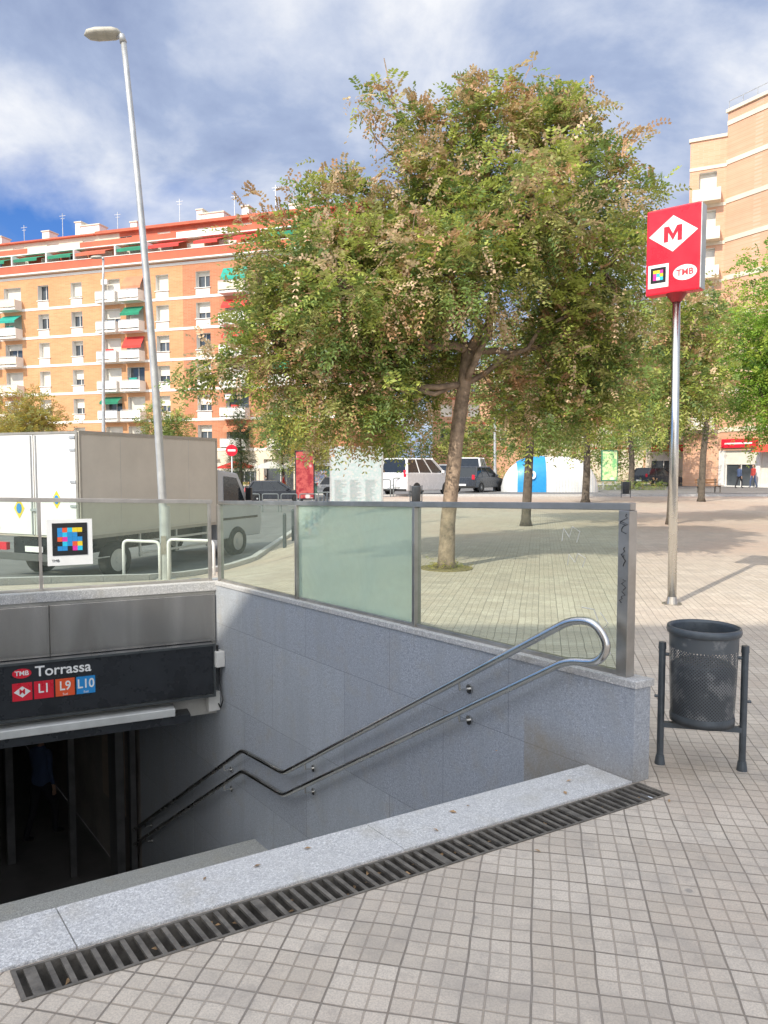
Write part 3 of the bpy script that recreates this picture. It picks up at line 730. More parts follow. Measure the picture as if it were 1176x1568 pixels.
car('delivery_van',(7.2,60,.021),math.radians(75),5.0,2.0,2.3,carw,'mpv')

# ------------------------------------------------------------ bike parking capsule
bx=E('bicycle_locker_pod',(10.5,47,0.022),math.radians(-4))
def loft(name,x0,x1,mat,k=1.,nx=8,flat=False):
    g=G(); n=16; L=3.05
    for i in range(nx+1):
        x=x0+(x1-x0)*i/nx; s=max(.02,(1-min(.999,abs(x/L))**3.2))**.5*k
        for j in range(n+1):
            a=math.pi*j/n; g.v.append((x,1.15*s*math.cos(a),2.25*s*(math.sin(a)**.75 if 0<j<n else 0)))
    for i in range(nx):
        for j in range(n): q=i*(n+1)+j; g.f.append((q,q+1,q+n+2,q+n+1))
    return g.obj(name,mat,bx,smooth=not flat)
podw=M('pod_white',(.60,.62,.64),.4,var=.08)
loft('shell',-3.04,3.04,podw,.975,40)
for i in range(15): loft('rib',.15+.19*i,.15+.19*i+.10,whited,1.0,2)
loft('blue_panel',-2.1,-.35,M('pod_blue_paint',(.02,.27,.58),.4,var=.06),1.004,8)
text('pod_letter','b',1.1,white,bx,(0,0,0),(1,0,0),(0,0,1),bold=.02)
for c in bx.children:
    if c.name.startswith('pod_letter'): c.matrix_basis=Matrix.Translation((-1.25,-1.12,1.15))@Matrix.Rotation(math.radians(72),4,'X')
def panel(name,u0,u1,v0,Y,z0,fr,facem,leg=True):
    x0=(u0-588)/1132*Y;x1=(u1-588)/1132*Y; e=E(name,((x0+x1)/2,Y,TZ((x0+x1)/2,Y))); wd_=(x1-x0); zt=1.6+(713-v0)/1132*Y-TZ((x0+x1)/2,Y)
    box('frame',(-wd_/2,-.06,z0),(wd_/2,.06,zt),fr,e,.02); box('poster',(-wd_/2+.07,-.07,z0+.08),(wd_/2-.07,-.061,zt-.08),facem,e)
    g=G(); g.box((-wd_/2+.1,-.04,0),(-wd_/2+.2,.04,z0+.01)); g.box((wd_/2-.2,-.04,0),(wd_/2-.1,.04,z0+.01)); g.obj('legs',galv,e); return e
def poster(name,c1,c2,c3,sc_):
    m,t,p=nt(name); co=N(t,'ShaderNodeTexCoord').outputs['Object']
    v=N(t,'ShaderNodeTexVoronoi'); v.inputs['Scale'].default_value=sc_; t.links.new(co,v.inputs['Vector'])
    n=noise(t,co,sc_*1.5,6,.7)
    c=mix(t,ramp(t,n,[(.45,0.),(.55,1.)]),c1,c2); c=mix(t,ramp(t,v.outputs['Distance'],[(.2,.8),(.3,0.)]),c,c3)
    t.links.new(c,p.inputs['Base Color']); p.inputs['Roughness'].default_value=.3; return m
mp_=poster('map_print',(.50,.53,.54),(.40,.50,.50),(.56,.56,.52),7)
pn=panel('map_information_panel',505,587,682,27,.35,galv,mp_)
g=G()
for i in range(26):
    for j in range(3):
        x=-.8+.56*j; g.box((x,-.076,.55+i*.03),(x+random.uniform(.2,.45),-.071,.555+i*.03))
g.obj('map_legend_lines',M('print_grey',(.2,.22,.23),.5),pn)
panel('advertising_panel',452,482,688,44,.5,darkpanel,poster('ad_red',(.30,.03,.04),(.5,.1,.09),(.8,.7,.68),1.6))
panel('advertising_panel',920,945,688,52,.6,M('ad_frame_green',(.05,.2,.12),.5),poster('ad_green',(.2,.5,.2),(.7,.75,.4),(.75,.75,.7),1.5))

def small_bin(loc_):
    e=E('litter_bin',loc_); g=G(); lathe(g,[(.001,.2),(.18,.2),(.2,.8),(.21,.82),(.17,.82),(.165,.3)],20); g.obj('drum',binm,e,smooth=True)
    g=G(); g.tube([(-.24,0,0),(-.24,0,.85)],.02,8); g.tube([(.24,0,0),(.24,0,.85)],.02,8); g.tube([(-.24,0,.2),(.24,0,.2)],.015,8); g.obj('stand',binm,e)
small_bin((1.3,30,0)); small_bin((12.6,38.5,0))
def sign(name,loc_,h,kind):
    e=E(name,loc_); tube('post',[(0,0,0),(0,0,h)],.035,galv,e,10)
    g=G(); g.tube([(0,-.05,h-.3),(0,-.03,h-.3)],.3,24); g.obj('disc',red,e)
    g=G(); 
    if kind==0: g.box((-.2,-.056,h-.35),(.2,-.0505,h-.25))
    else: g.tube([(0,-.056,h-.3),(0,-.0505,h-.3)],.2,24)
    g.obj('disc_symbol',white,e)
sign('traffic_sign',(-7.9,38.5,TZ(-7.9,38.5)),3.6,0)
g=G()
for i in range(9):
    x=-2.7; y=20+i*1.9; g.tube([(x,y,TZ(x,y)),(x,y,TZ(x,y)+.9)],.05,10); g.tube([(x,y,TZ(x,y)+.9),(x,y,TZ(x,y)+.95)],[.055,.02],10)
g.obj('bollard_row',binm)
g=G()
for i in range(9):
    x=-7.5+i*1.0; z=TZ(x,39.5); g.tube(smooth([(x,39.5,z),(x,39.5,z+1.0),(x+.85,39.5,z+1.0),(x+.85,39.5,z)],.1),.03,6); g.tube([(x,39.5,z+.5),(x+.85,39.5,z+.5)],.02,6)
g.obj('pedestrian_barrier',M('barrier_grey',(.2,.22,.22),.5,.4))
def bench(loc_,rz):
    e=E('park_bench',loc_,rz); g=G()
    for k in range(4): g.box((-.9,-.25+k*.12,.43),(.9,-.16+k*.12,.46))
    for k in range(2): g.box((-.9,.24+k*.03,.6+k*.14),(.9,.265+k*.03,.7+k*.14))
    g.obj('slats',M('bench_wood',(.25,.13,.06),.7),e); g=G()
    for x in (-.7,.7): g.box((x-.03,-.2,0),(x+.03,-.15,.43)); g.box((x-.03,.2,0),(x+.03,.25,.88)); g.box((x-.03,-.15,.38),(x+.03,.2,.43))
    g.obj('legs',iron,e)
bench((19.8,45,0),.4)
kq=E('newspaper_kiosk',(-6.3,67,TZ(-6.3,67)))
box('body',(-1.6,-1,0),(1.6,1,2.5),M('kiosk_green',(.05,.12,.09),.5),kq,.05); box('roof',(-1.9,-1.3,2.51),(1.9,1.2,2.75),galv,kq,.05); box('counter',(-1.2,-1.2,1.0),(1.2,-1.01,1.08),whited,kq); box('opening',(-1.2,-1.03,1.1),(1.2,-1.004,2.1),poster('magazines',(.5,.3,.2),(.2,.3,.5),(.7,.7,.6),6),kq)
for (mx,mc) in ((-13.2,awr),(-10.0,whited)):
    mk=E('market_stall',(mx,66.5,TZ(mx,66.5)))
    prism('canopy',[(-1.5,2.3),(1.5,2.3),(1.5,2.45),(0,2.95),(-1.5,2.45)],-1.2,1.2,mc,mk,.01)
    g=G()
    for x in (-1.4,1.4):
        for y in (-1.1,1.1): g.tube([(x,y,0),(x,y,2.3)],.03,6)
    g.obj('poles',galv,mk); box('table',(-1.3,-.9,.75),(1.3,.5,.85),cream,mk); box('goods',(-1.2,-.8,.852),(1.2,.4,1.1),poster('stall_goods',(.5,.2,.1),(.2,.35,.1),(.6,.5,.2),9),mk)

# ------------------------------------------------------------ trees
def foliage(name,blobs,ncl,per,size,pal,parent,seed,pairs=5,spread=.17,droop=.35,lw_=.019,ll=.066,rin=.25,pw_=.55,stray=.0):
    rs=np.random.RandomState(seed)
    B=np.array([b[:6] for b in blobs],float); wts=np.array([b[6] if len(b)>6 else 1 for b in blobs])*(B[:,3]*B[:,4]*B[:,5])**(.7)
    wts/=wts.sum(); bi=rs.choice(len(B),ncl,p=wts)
    d=rs.normal(size=(ncl,3)); d/=np.linalg.norm(d,axis=1)[:,None]
    r=(rin+(1-rin)*rs.rand(ncl)**pw_); r*=1+rs.normal(size=ncl)*.07
    r=np.where(rs.rand(ncl)<stray,1.02+rs.rand(ncl)*.28,r)
    c=B[bi,:3]+d*r[:,None]*B[bi,3:]
    pcol=np.array([p[1] for p in pal]); pw=np.array([p[0] for p in pal],float)
    zmin,zmax=c[:,2].min(),c[:,2].max(); hz=(c[:,2]-zmin)/(zmax-zmin)
    brown=np.array([p[2] for p in pal])
    cid=np.zeros(ncl,int)
    for i in range(ncl):
        w=pw*np.where(brown==1,.3+1.9*hz[i]*min(1,r[i]),1.25-.5*hz[i]); cid[i]=rs.choice(len(pw),p=w/w.sum())
    npc=np.maximum(3,(per*(.4+1.2*rs.rand(ncl))).astype(int)); k=np.repeat(np.arange(ncl),npc); n=len(k)
    p=c[k]+rs.normal(size=(n,3))*spread*np.array([1,1,.7])
    out=d[k]*.9+rs.normal(size=(n,3))*.65+np.array([0,0,.05]); out/=np.linalg.norm(out,axis=1)[:,None]
    s=np.cross(out,np.array([0,0,1.])+rs.normal(size=(n,3))*.35); s/=np.linalg.norm(s,axis=1)[:,None]
    nn=np.cross(s,out)
    L=size*(.6+.7*rs.rand(n))
    cid2=np.where(rs.rand(n)<.22,rs.choice(len(pal),n,p=pw/pw.sum()),cid[k])
    isb=brown[cid2]==1
    V=[];C=[]; br_=(.74+.52*rs.rand(n,1))
    for j in range(pairs):
        t_=(j+.6)/pairs
        q=p+out*(L*t_)[:,None]; q[:,2]-=droop*L*t_*t_
        for sg in (-1,1):
            l=(ll*(.8+.4*rs.rand(n))*(1.1-.45*abs(t_-.45)))*size/.28; l=np.where(isb,l*.72,l)
            wd_=lw_*size/.28*np.where(isb,1.3,1.)
            ax=s*sg*.9+out*.42+nn*(rs.normal(size=(n,1))*.22)+np.array([0,0,-.22]); ax/=np.linalg.norm(ax,axis=1)[:,None]
            wv=out*.9+nn*rs.normal(size=(n,1))*.35
            m_=q+ax*(l*.5)[:,None]
            V.append(np.stack([q,m_+wv*wd_[:,None],q+ax*l[:,None],m_-wv*wd_[:,None]],1))
            cc_=pcol[cid2]*br_*(.85+.3*rs.rand(n,1)); C.append(np.repeat(cc_[:,None,:],4,1))
    V=np.concatenate(V).reshape(-1,3); C=np.concatenate(C).reshape(-1,3); nf=len(V)//4
    me=bpy.data.meshes.new(name); me.vertices.add(len(V)); me.vertices.foreach_set('co',V.ravel())
    me.loops.add(len(V)); me.loops.foreach_set('vertex_index',np.arange(len(V))); me.polygons.add(nf)
    me.polygons.foreach_set('loop_start',np.arange(nf)*4); me.polygons.foreach_set('loop_total',np.full(nf,4)); me.update(calc_edges=True)
    at=me.color_attributes.new('Col','FLOAT_COLOR','POINT'); at.data.foreach_set('color',np.concatenate([C,np.ones((len(C),1))],1).ravel())
    me.materials.append(leaf); link(bpy.data.objects.new(name,me),parent)
    return c
GREEN=(.20,.30,.085); YG=(.42,.49,.11); DK=(.10,.17,.055); BR=(.56,.33,.20); TAN=(.68,.50,.34); OL=(.36,.37,.13)
palm=[(.25,GREEN,0),(.25,YG,0),(.11,DK,0),(.22,OL,0),(.15,BR,1),(.20,TAN,1)]
def limb(g,p0,p1,r0,r1,seed,k=6,wob=.08):
    rs=np.random.RandomState(seed); p0=Vector(p0);p1=Vector(p1); pts=[];rr=[]
    for i in range(k+1):
        f=i/k; q=p0.lerp(p1,f); q.z+=math.sin(f*math.pi)*-.06*(p1-p0).length
        if 0<i<k: q+=Vector(rs.normal(size=3))*wob*(p1-p0).length*.35
        pts.append(q); rr.append(r0+(r1-r0)*f)
    g.tube(pts,rr,8); return pts
TY=11.6
mtree=E('street_tree')
px=[(440,395,60,64,0),(352,560,42,26,0),(425,540,72,88,.3),(520,335,60,46,0),(540,450,100,95,-.6),(560,590,95,80,0),(655,295,70,68,.5),(740,205,62,58,0),(832,222,58,64,.3),(900,290,58,76,0),(920,420,62,82,-.2),(800,340,108,92,-.8),(690,420,110,85,-.9),(870,520,92,72,.2),(945,575,50,46,0),(638,228,26,58,.2),(594,165,13,36,.2,.9),(500,640,72,36,.2),(620,650,55,32,.6),(800,610,60,55,.5),(885,630,60,36,.3),(482,286,34,11,0,.8),(588,112,13,11,.2,1.2),(548,183,32,10,.1,.9),(700,350,95,90,1.1),(600,480,95,90,1.3),(850,400,95,90,1.2),(640,560,80,60,.9),(470,470,72,72,.4),(590,385,75,65,.2),(325,572,38,14,0,.6),(968,330,20,66,.1,.8),(880,190,28,28,.2,.6),(790,160,20,22,.1,.6)]
bl_=[]
for q in px:
    u,v,ru,rv,dy=q[:5]; Y=TY+dy; p=H(u,v,Y); k=Y/1132
    bl_.append((p.x,p.y,p.z,ru*k,min(ru,rv)*k*1.15+.1,rv*k,(q[5] if len(q)>5 else 1)))
cl=foliage('crown',bl_,1450,13,.34,palm,mtree,3,rin=.2,pw_=.6,stray=.07,ll=.066,lw_=.017,spread=.15,pairs=6)
tb=H(684,868,TY); tb.z=0
g=G()
fork=H(716,540,TY)
trk=[Vector((tb.x,TY,-.02)),Vector((tb.x,TY,.12)),H(686,800,TY),H(692,740,TY),H(700,660,TY),H(710,590,TY),fork]
g.tube(trk,[.18,.135,.118,.112,.11,.105,.105],14)
rs=np.random.RandomState(2)
mains=[(8,.085),(7,.075),(4,.07),(6,.07),(13,.06),(5,.05),(2,.05),(11,.06),(10,.05)]
mp_pts=[]
for i,(bi,r) in enumerate(mains):
    b=bl_[bi]; pts=limb(g,trk[-1] if i<5 else trk[-2],(b[0],b[1],b[2]),r,.02,i+10,7); mp_pts+=pts[1:]
for i,b in enumerate(bl_):
    c=Vector(b[:3]); near=sorted(mp_pts,key=lambda q:(q-c).length)[:3]; pts=limb(g,near[1],c,.026,.008,50+i,5)
allp=list(mp_pts)
for j in range(260):
    c=Vector(cl[rs.randint(len(cl))]); near=min(allp,key=lambda q:(q-c).length+rs.rand()*.2); limb(g,near,c,.014,.004,200+j,3,.05)
g.obj('trunk_and_limbs',bark,mtree,smooth=True)
g=G(); g.tube([(tb.x,TY,.0),(tb.x,TY,.012)],.42,24); g.obj('tree_pit',M('soil',(.22,.18,.08),.95,var=.5,scale=20,bmp=.6),mtree)
foliage('pit_weeds',[(tb.x,TY,.03,.34,.3,.03)],50,5,.11,[(1,(.36,.38,.08),0),(.8,(.5,.42,.12),0)],mtree,77,pairs=3,spread=.05)

def tree(name,x,y,h,rad,zb,pal,seed,ncl=260,per=9,size=.42,tr=.14,mat=barkd,sq=1.):
    e=E(name); rs=np.random.RandomState(seed); z0=TZ(x,y); bl=[]
    for i in range(11):
        a=rs.rand()*6.28; rr=rad*.62*math.sqrt(rs.rand()); f=rs.rand()
        zc=z0+zb+(h-zb)*(.22+.6*f); shrink=1-.35*abs(f-.4)
        bl.append((x+rr*math.cos(a)*shrink,y+rr*math.sin(a)*shrink,zc,rad*.44,rad*.44,(h-zb)*.25*sq))
    cl=foliage('crown',bl,ncl,per,size,pal,e,seed,pairs=4,spread=size*.6,lw_=.024,ll=.085,stray=.04)
    g=G(); fk=Vector((x+rs.normal()*.15,y,z0+zb+(h-zb)*.15)); g.tube([(x,y,z0),(x,y,z0+.2),(x+.04,y,z0+zb*.6),fk],[tr*1.5,tr*1.1,tr,tr*.85],10)
    for i,b in enumerate(bl): limb(g,fk,b[:3],tr*.45,.02,seed+i,5)
    g.obj('trunk_and_limbs',mat,e,smooth=True)
palg=[(.4,GREEN,0),(.2,DK,0),(.2,OL,0),(.08,BR,1),(.12,YG,0)]
palbr=[(.4,(.26,.44,.06),0),(.3,(.16,.32,.05),0),(.25,(.40,.52,.08),0),(.08,DK,0)]
paly=[(.4,(.48,.38,.07),0),(.3,(.38,.25,.09),0),(.3,OL,0)]
tree('street_tree',3.85,20,5.6,2.4,1.9,palg,21,300,9,.36,.12)
tree('street_tree',9.0,33,8.6,3.6,2.4,palm,22,420,9,.5,.16)
tree('street_tree',17.7,53,11.5,4.6,3,palg,23,300,9,.7,.2)
tree('street_tree',14.6,34,9.4,2.7,3.6,palm,24,320,9,.5,.14)
tree('street_tree',7.95,20.5,6.5,1.9,2.6,palm,35,300,9,.36,.09)
tree('street_tree',12.6,22.5,7.9,2.6,2.1,palbr,25,560,11,.34,.16)
tree('street_tree',24,62,10,4.2,3,palg,27,240,8,.8,.2)
tree('street_tree',-5.6,56,7.2,2.6,2.2,paly,28,200,8,.55,.12)
tree('street_tree',-9.0,66,8,3,2.5,palg,29,200,8,.6,.12)
tree('street_tree',-27.5,58,8.2,3.2,3,paly,30,220,8,.6,.14)
tree('street_tree',-34.5,66,8.4,4,3,paly,31,220,8,.7,.14)
tree('street_tree',-20,68,8.0,2.5,3,palg,32,180,8,.6,.14)
tree('street_tree',8.6,12.6,7.0,2.0,2.8,palg,36,260,9,.34,.13)
e=E('cypress_tree'); bl=[(-11.6,60,1.2+i*1.0,1.15-.13*i,1.15-.13*i,.9) for i in range(7)]
foliage('crown',bl,260,9,.4,[(1,(.035,.07,.035),0)],e,40,pairs=4,spread=.2); tube('trunk',[(-11.6,60,-.9),(-11.6,60,5)],[.18,.05],barkd,e,8)
bl=[]; rs=np.random.RandomState(9)
for i in range(46): 
    x=-2+i*1.8+rs.normal(); bl.append((x,82+rs.normal()*2,3+rs.rand()*2.2,2.4,2,2.2))
foliage('distant_trees',bl,1000,8,1.0,palg,None,41,pairs=3,spread=.5,lw_=.03,ll=.09)
bl=[(x,64.9+rs.normal()*.2,.5,.9,.5,.5) for x in np.arange(-3,40,1.1)]
foliage('hedge',bl,450,8,.4,palg,None,42,pairs=3,spread=.25)
bl=[(15.2+i*.8,50.5,.25,.7,.5,.3) for i in range(5)]
foliage('shrub_bed',bl,120,8,.3,palg,None,43,pairs=3,spread=.15)

# ------------------------------------------------------------ buildings
class Fac:
    def __init__(s,O,dx,nrm,parent):
        s.O=Vector(O); s.dx=Vector(dx).normalized(); s.n=Vector(nrm).normalized(); s.p=parent; s.g={}
    def P(s,a,z,d): return s.O+s.dx*a+s.n*d+Vector((0,0,z))
    def acc(s,name,mat):
        if name not in s.g: s.g[name]=(G(),mat)
        return s.g[name][0]
    def box(s,name,mat,s0,s1,z0,z1,d0,d1):
        P=s.P; s.acc(name,mat).hexa([P(s0,z0,d0),P(s1,z0,d0),P(s1,z0,d1),P(s0,z0,d1),P(s0,z1,d0),P(s1,z1,d0),P(s1,z1,d1),P(s0,z1,d1)])
    def quad(s,name,mat,pts): s.acc(name,mat).add([s.P(*p) for p in pts],[(0,1,2,3)])
    def wall(s,s0,s1,z0,z1,ops,matf,dep=.25,rng=None):
        rng=rng or random.Random(4)
        ss=sorted(set([s0,s1]+[o[0] for o in ops]+[o[1] for o in ops])); zs=sorted(set([z0,z1]+[o[2] for o in ops]+[o[3] for o in ops]))
        for i in range(len(ss)-1):
            for j in range(len(zs)-1):
                cs=(ss[i]+ss[i+1])/2; cz_=(zs[j]+zs[j+1])/2
                if any(o[0]<cs<o[1] and o[2]<cz_<o[3] for o in ops): continue
                nm,mm=matf(cs,cz_); s.quad(nm,mm,[(ss[i],zs[j],0),(ss[i+1],zs[j],0),(ss[i+1],zs[j+1],0),(ss[i],zs[j+1],0)])
        for (a,b,c,d) in ops:
            s.quad('reveals',whiter,[(a,c,0),(a,c,-dep),(a,d,-dep),(a,d,0)]); s.quad('reveals',whiter,[(b,c,0),(b,c,-dep),(b,d,-dep),(b,d,0)])
            s.quad('reveals',whiter,[(a,c,0),(b,c,0),(b,c,-dep),(a,c,-dep)]); s.quad('reveals',whiter,[(a,d,0),(b,d,0),(b,d,-dep),(a,d,-dep)])
            s.quad('window_panes',winglass,[(a,c,-dep),(b,c,-dep),(b,d,-dep),(a,d,-dep)])
            for x in (a,(a+b)/2-.03,b-.06): s.box('window_frames',whiter,x,x+.06,c,d,-dep+.004,-dep+.06)
            f=rng.choice([0,.25,.4,.6,.85,1,1]); 
            if f: s.box('roller_shutters',shut,a+.01,b-.01,d-(d-c)*f,d-.005,-dep+.07,-dep+.1)
    def done(s):
        for k,(g,m) in s.g.items(): g.obj(k,m,s.p)
ab=E('apartment_building'); dxl=(-.954,.30,0); nl=(-.30,-.954,0)
F=Fac((-8.8,72,-.85),dxl,nl,ab); rng=random.Random(8)
z1=23.1; fl=[4.2+3.05*i for i in range(6)]
wins=[(-3.4,1.3),(9.7,1.6),(14.4,1.5),(24.9,1.4),(29.2,1.4),(40.2,1.4),(44.5,1.4),(58,1.3)]
bals=[(1.0,2.6),(6.0,2.8),(17.7,2.4),(20.5,2.4),(33.3,2.6),(36.6,2.4),(49,2.6),(52.5,2.6)]
ops=[]
for z in fl:
    for s_,w_ in wins: ops.append((s_-w_/2,s_+w_/2,z+.85,z+2.45))
    for s_,w_ in bals: ops.append((s_-w_/2+.15,s_+w_/2-.15,z+.12,z+2.45))
for s_ in np.arange(-4,60,4.0): ops.append((s_,s_+3.2,.2,3.2))
def mf(cs,cz_):
    if cz_<3.9: return 'ground_floor_wall',cream
    if cs<12.2: return 'brick_wall_red',brickR
    return 'brick_wall',brickO
F.wall(-6,62,0,z1,ops,mf,.55,rng)
for z in fl+[z1-.25]:
    F.box('floor_bands',whiter,-6,62,z-.16,z+.10,.003,.05)
for s_,w_ in wins:
    for z in fl:
        F.box('window_sills',whiter,s_-w_/2-.1,s_+w_/2+.1,z+.78,z+.85,.002,.12)
        F.box('spandrels',whiter,s_-w_/2,s_+w_/2,z+.102,z+.72,.002,.03)
for k,(s_,w_) in enumerate(bals):
    for i,z in enumerate(fl):
        F.box('balcony_slabs',whiter,s_-w_/2,s_+w_/2,z-.12,z+.08,.051,1.1)
        if (k*3+i)%4==0:
            m_=rng.choice([awr,awt,white,awo]); F.box('balcony_clutter_'+m_.name,m_,s_-.5,s_+.4,z+.3,z+1.3,.5,.6)
        r=rng.random()
        F.box('balcony_parapets' if r<.8 else 'balcony_parapets_cream',whiter if r<.8 else cream,s_-w_/2,s_+w_/2,z+.2,z+.95,1.03,1.1)
        F.box('balcony_rail',galv,s_-w_/2,s_+w_/2,z+1.0,z+1.05,1.04,1.09)
        for q in (s_-w_/2,s_+w_/2-.06): F.box('balcony_sides',whiter,q,q+.06,z+.082,z+.95,.06,1.02)
        r=rng.random()
        if r<.5:
            m_=rng.choice([awg,awg,awt,awt,awr,awo]); dd=rng.uniform(.6,1.15); dr=rng.uniform(.5,1.1); nm='awnings_'+m_.name
            F.quad(nm,m_,[(s_-w_/2+.05,z+2.5,.06),(s_+w_/2-.05,z+2.5,.06),(s_+w_/2-.05,z+2.5-dr,dd),(s_-w_/2+.05,z+2.5-dr,dd)])
            F.quad(nm,m_,[(s_-w_/2+.05,z+2.5-dr,dd),(s_+w_/2-.05,z+2.5-dr,dd),(s_+w_/2-.05,z+2.25-dr,dd),(s_-w_/2+.05,z+2.25-dr,dd)])
        elif r<.7: F.box('air_conditioners',white,s_+w_/2-.9,s_+w_/2-.2,z+1.9,z+2.4,.06,.35)
F.box('cornice',whiter,-6.2,62.2,z1-.02,z1+.12,-1.5,.5); F.box('parapet',terra,-6,62,z1+.12,z1+1.0,.1,.3); F.box('parapet_cap',whiter,-6,62,z1+1.0,z1+1.06,.05,.35)
F.box('roof_slab',cream,-6,62,z1-.3,z1-.03,-14,-.02)
op2=[(s_,s_+2.0,z1+.5,z1+2.4) for s_ in np.arange(-4,60,3.7)]
G2=Fac(F.P(0,0,-2.2),dxl,nl,ab); G2.wall(-6,62,z1,z1+2.8,op2,lambda a,b:('attic_wall_r',brickR) if int(a/7)%2 else ('attic_wall_t',terra),.2,rng)
for s_ in np.arange(-5,60,4.4):
    m_=rng.choice([awg,awg,awr,terra,awg,awr]); nm='attic_awnings_'+m_.name; w_=rng.uniform(2.6,4.2)
    G2.quad(nm,m_,[(s_,z1+2.65,.05),(s_+w_,z1+2.65,.05),(s_+w_,z1+1.9,1.9),(s_,z1+1.9,1.9)]); G2.quad(nm,m_,[(s_,z1+1.9,1.9),(s_+w_,z1+1.9,1.9),(s_+w_,z1+1.6,1.9),(s_,z1+1.6,1.9)])
    if rng.random()<.6: G2.box('terrace_walls',whiter,s_+w_+.05,s_+w_+.2,z1+.2,z1+2.3,.05,2.0)
G2.box('attic_cornice',whiter,-6.1,62,z1+2.8,z1+2.9,-1.5,.5); G2.box('attic_roof',terra,-6,62,z1+2.6,z1+2.79,-10,-.02)
for q0,q1,mm in ((-6,8,terra),(8.05,14,whiter),(14.05,26,terra),(26.05,33,whiter),(33.05,47,terra),(47.05,62,whiter)): G2.box('attic_railing_'+mm.name,mm,q0,q1,z1+2.9,z1+3.6,.0,.12)
G3=Fac(F.P(0,0,-5.0),dxl,nl,ab); G3.wall(-6,62,z1+2.8,z1+5.2,[(s_,s_+1.6,z1+3.6,z1+4.8) for s_ in np.arange(-3,60,4.9)],lambda a,b:('upper_attic_wall_r',terra) if a<24 else ('upper_attic_wall',cream),.2,rng)
G3.box('upper_roof',terra,-6.1,26,z1+5.2,z1+5.5,-7,.5); G3.box('upper_roof_low',terra,26.1,62,z1+5.2,z1+5.35,-7,.5)
for s_,w_,h_ in [(2,1.2,1.2),(8,.8,1.6),(11,3,1.3),(13.6,.7,1.8),(22,.8,1.3),(27,2.6,1.5),(29.5,.8,2.0),(34,1.0,1.4),(41,2.6,1.4),(50,1,1.6)]:
    G3.box('chimneys',whiter,s_,s_+w_,z1+5.51,z1+5.5+h_,-3,-1.6); G3.box('chimney_caps',cream,s_-.1,s_+w_+.1,z1+5.5+h_,z1+5.62+h_,-3.1,-1.5)
for s_,h_ in [(0,2.6),(4.5,3.2),(9.3,2.8),(16,3),(24,2.4),(31.5,3),(37,2.2)]:
    G3.box('antennas',galv,s_,s_+.05,z1+5.5,z1+5.5+h_,-1.0,-.95); G3.box('antennas',galv,s_-.4,s_+.45,z1+5.2+h_,z1+5.24+h_,-1.0,-.96); G3.box('antennas',galv,s_-.25,s_+.3,z1+4.9+h_,z1+4.94+h_,-1.0,-.96)
for X in (F,G2,G3): X.done()
g=G(); Pq=F.P; g.add([Pq(-6,0,0),Pq(-6,0,-14),Pq(-6,z1,-14),Pq(-6,z1,0)],[(0,1,2,3)]); g.add([Pq(-6,0,-14),Pq(62,0,-14),Pq(62,z1,-14),Pq(-6,z1,-14)],[(0,1,2,3)]); g.obj('end_wall',brickR,ab)

rb=E('apartment_building'); K=(27.1,60,0)
F=Fac(K,(.487,-.873,0),(-.873,-.487,0),rb); H2=29.4; ops=[]
for z in np.arange(5,27,3.0):
    for s_ in (9,13,17,21): ops.append((s_,s_+1.4,z+.9,z+2.3))
for s_ in (.5,3.6,6.7,9.8,12.9): ops.append((s_,s_+2.7,.1,2.9))
F.wall(0,30,0,H2,ops,lambda a,b:('shopfront',whiter) if b<4.2 else ('brick_wall',brickP),.3,rng)
for z in np.arange(4.4,29.5,3.0): F.box('floor_bands',cream,0,30,z,z+.36,.004,.06)
F.box('coping',cream,-.1,30,H2,H2+.25,-.3,.15)
F.box('shop_sign',red,.3,3.4,3.1,3.8,.01,.15); F.box('shop_sign_stripe',white,.6,3.0,3.38,3.5,.151,.16); F.box('shop_sign_blue',blue,6.5,9.5,3.1,3.8,.01,.15)
F.quad('shop_awning',awr,[(3.6,3.3,.05),(6.4,3.3,.05),(6.4,2.7,1.2),(3.6,2.7,1.2)])
F.box('rooftop_box',whiter,3.5,9,H2+.25,H2+3.0,-6,-.8); F.box('rooftop_rail',galv,0,30,H2+.9,H2+.95,-.1,-.05)
for q in np.arange(0,30,1.2): F.box('rooftop_rail',galv,q,q+.04,H2+.25,H2+.9,-.1,-.05)
F.done()
F=Fac(K,(-.9,.436,0),(-.436,-.9,0),rb); ops=[]
for z in np.arange(4.6,25,3.0): ops.append((.7,2.0,z+.2,z+2.5))
F.wall(0,2.7,0,27.6,ops,lambda a,b:('side_brick',brickP),.5,rng)
for z in np.arange(4.4,28,3.0):
    F.box('side_bands',cream,0,2.72,z-.1,z+.16,.004,.06)
    if z<25: F.box('balcony_slab',cream,.35,2.4,z+.161,z+.3,.062,.95); F.box('balcony_front',whiter,.35,2.4,z+.301,z+1.1,.88,.95); F.box('balcony_side',whiter,.35,.42,z+.301,z+1.1,.062,.879)
F.box('side_coping',cream,0,2.8,27.6,27.85,-.3,.12); F.box('side_mass',brickP,0,2.69,0,27.58,-14,-.6)
F.done()
lb=E('apartment_building'); F=Fac((6,92,0),(1,0,0),(0,-1,0),lb); ops=[]
for z in (4,7,10):
    for s_ in np.arange(1,52,3.4): ops.append((s_,s_+1.4,z+.8,z+2.3))
F.wall(0,54,0,13.5,ops,lambda a,b:('render_wall_c',cream) if int(a/13)%2 else ('render_wall_b',brickP),.25,rng)
F.box('cornice',whiter,0,54,13.5,13.8,-8,.3); 
for z in (3.8,6.9,9.9): F.box('bands',terra,0,54,z,z+.2,.004,.05)
F.done()
lb=E('shop_row'); F=Fac((24,68,0),(1,-.25,0),(-.25,-1,0),lb)
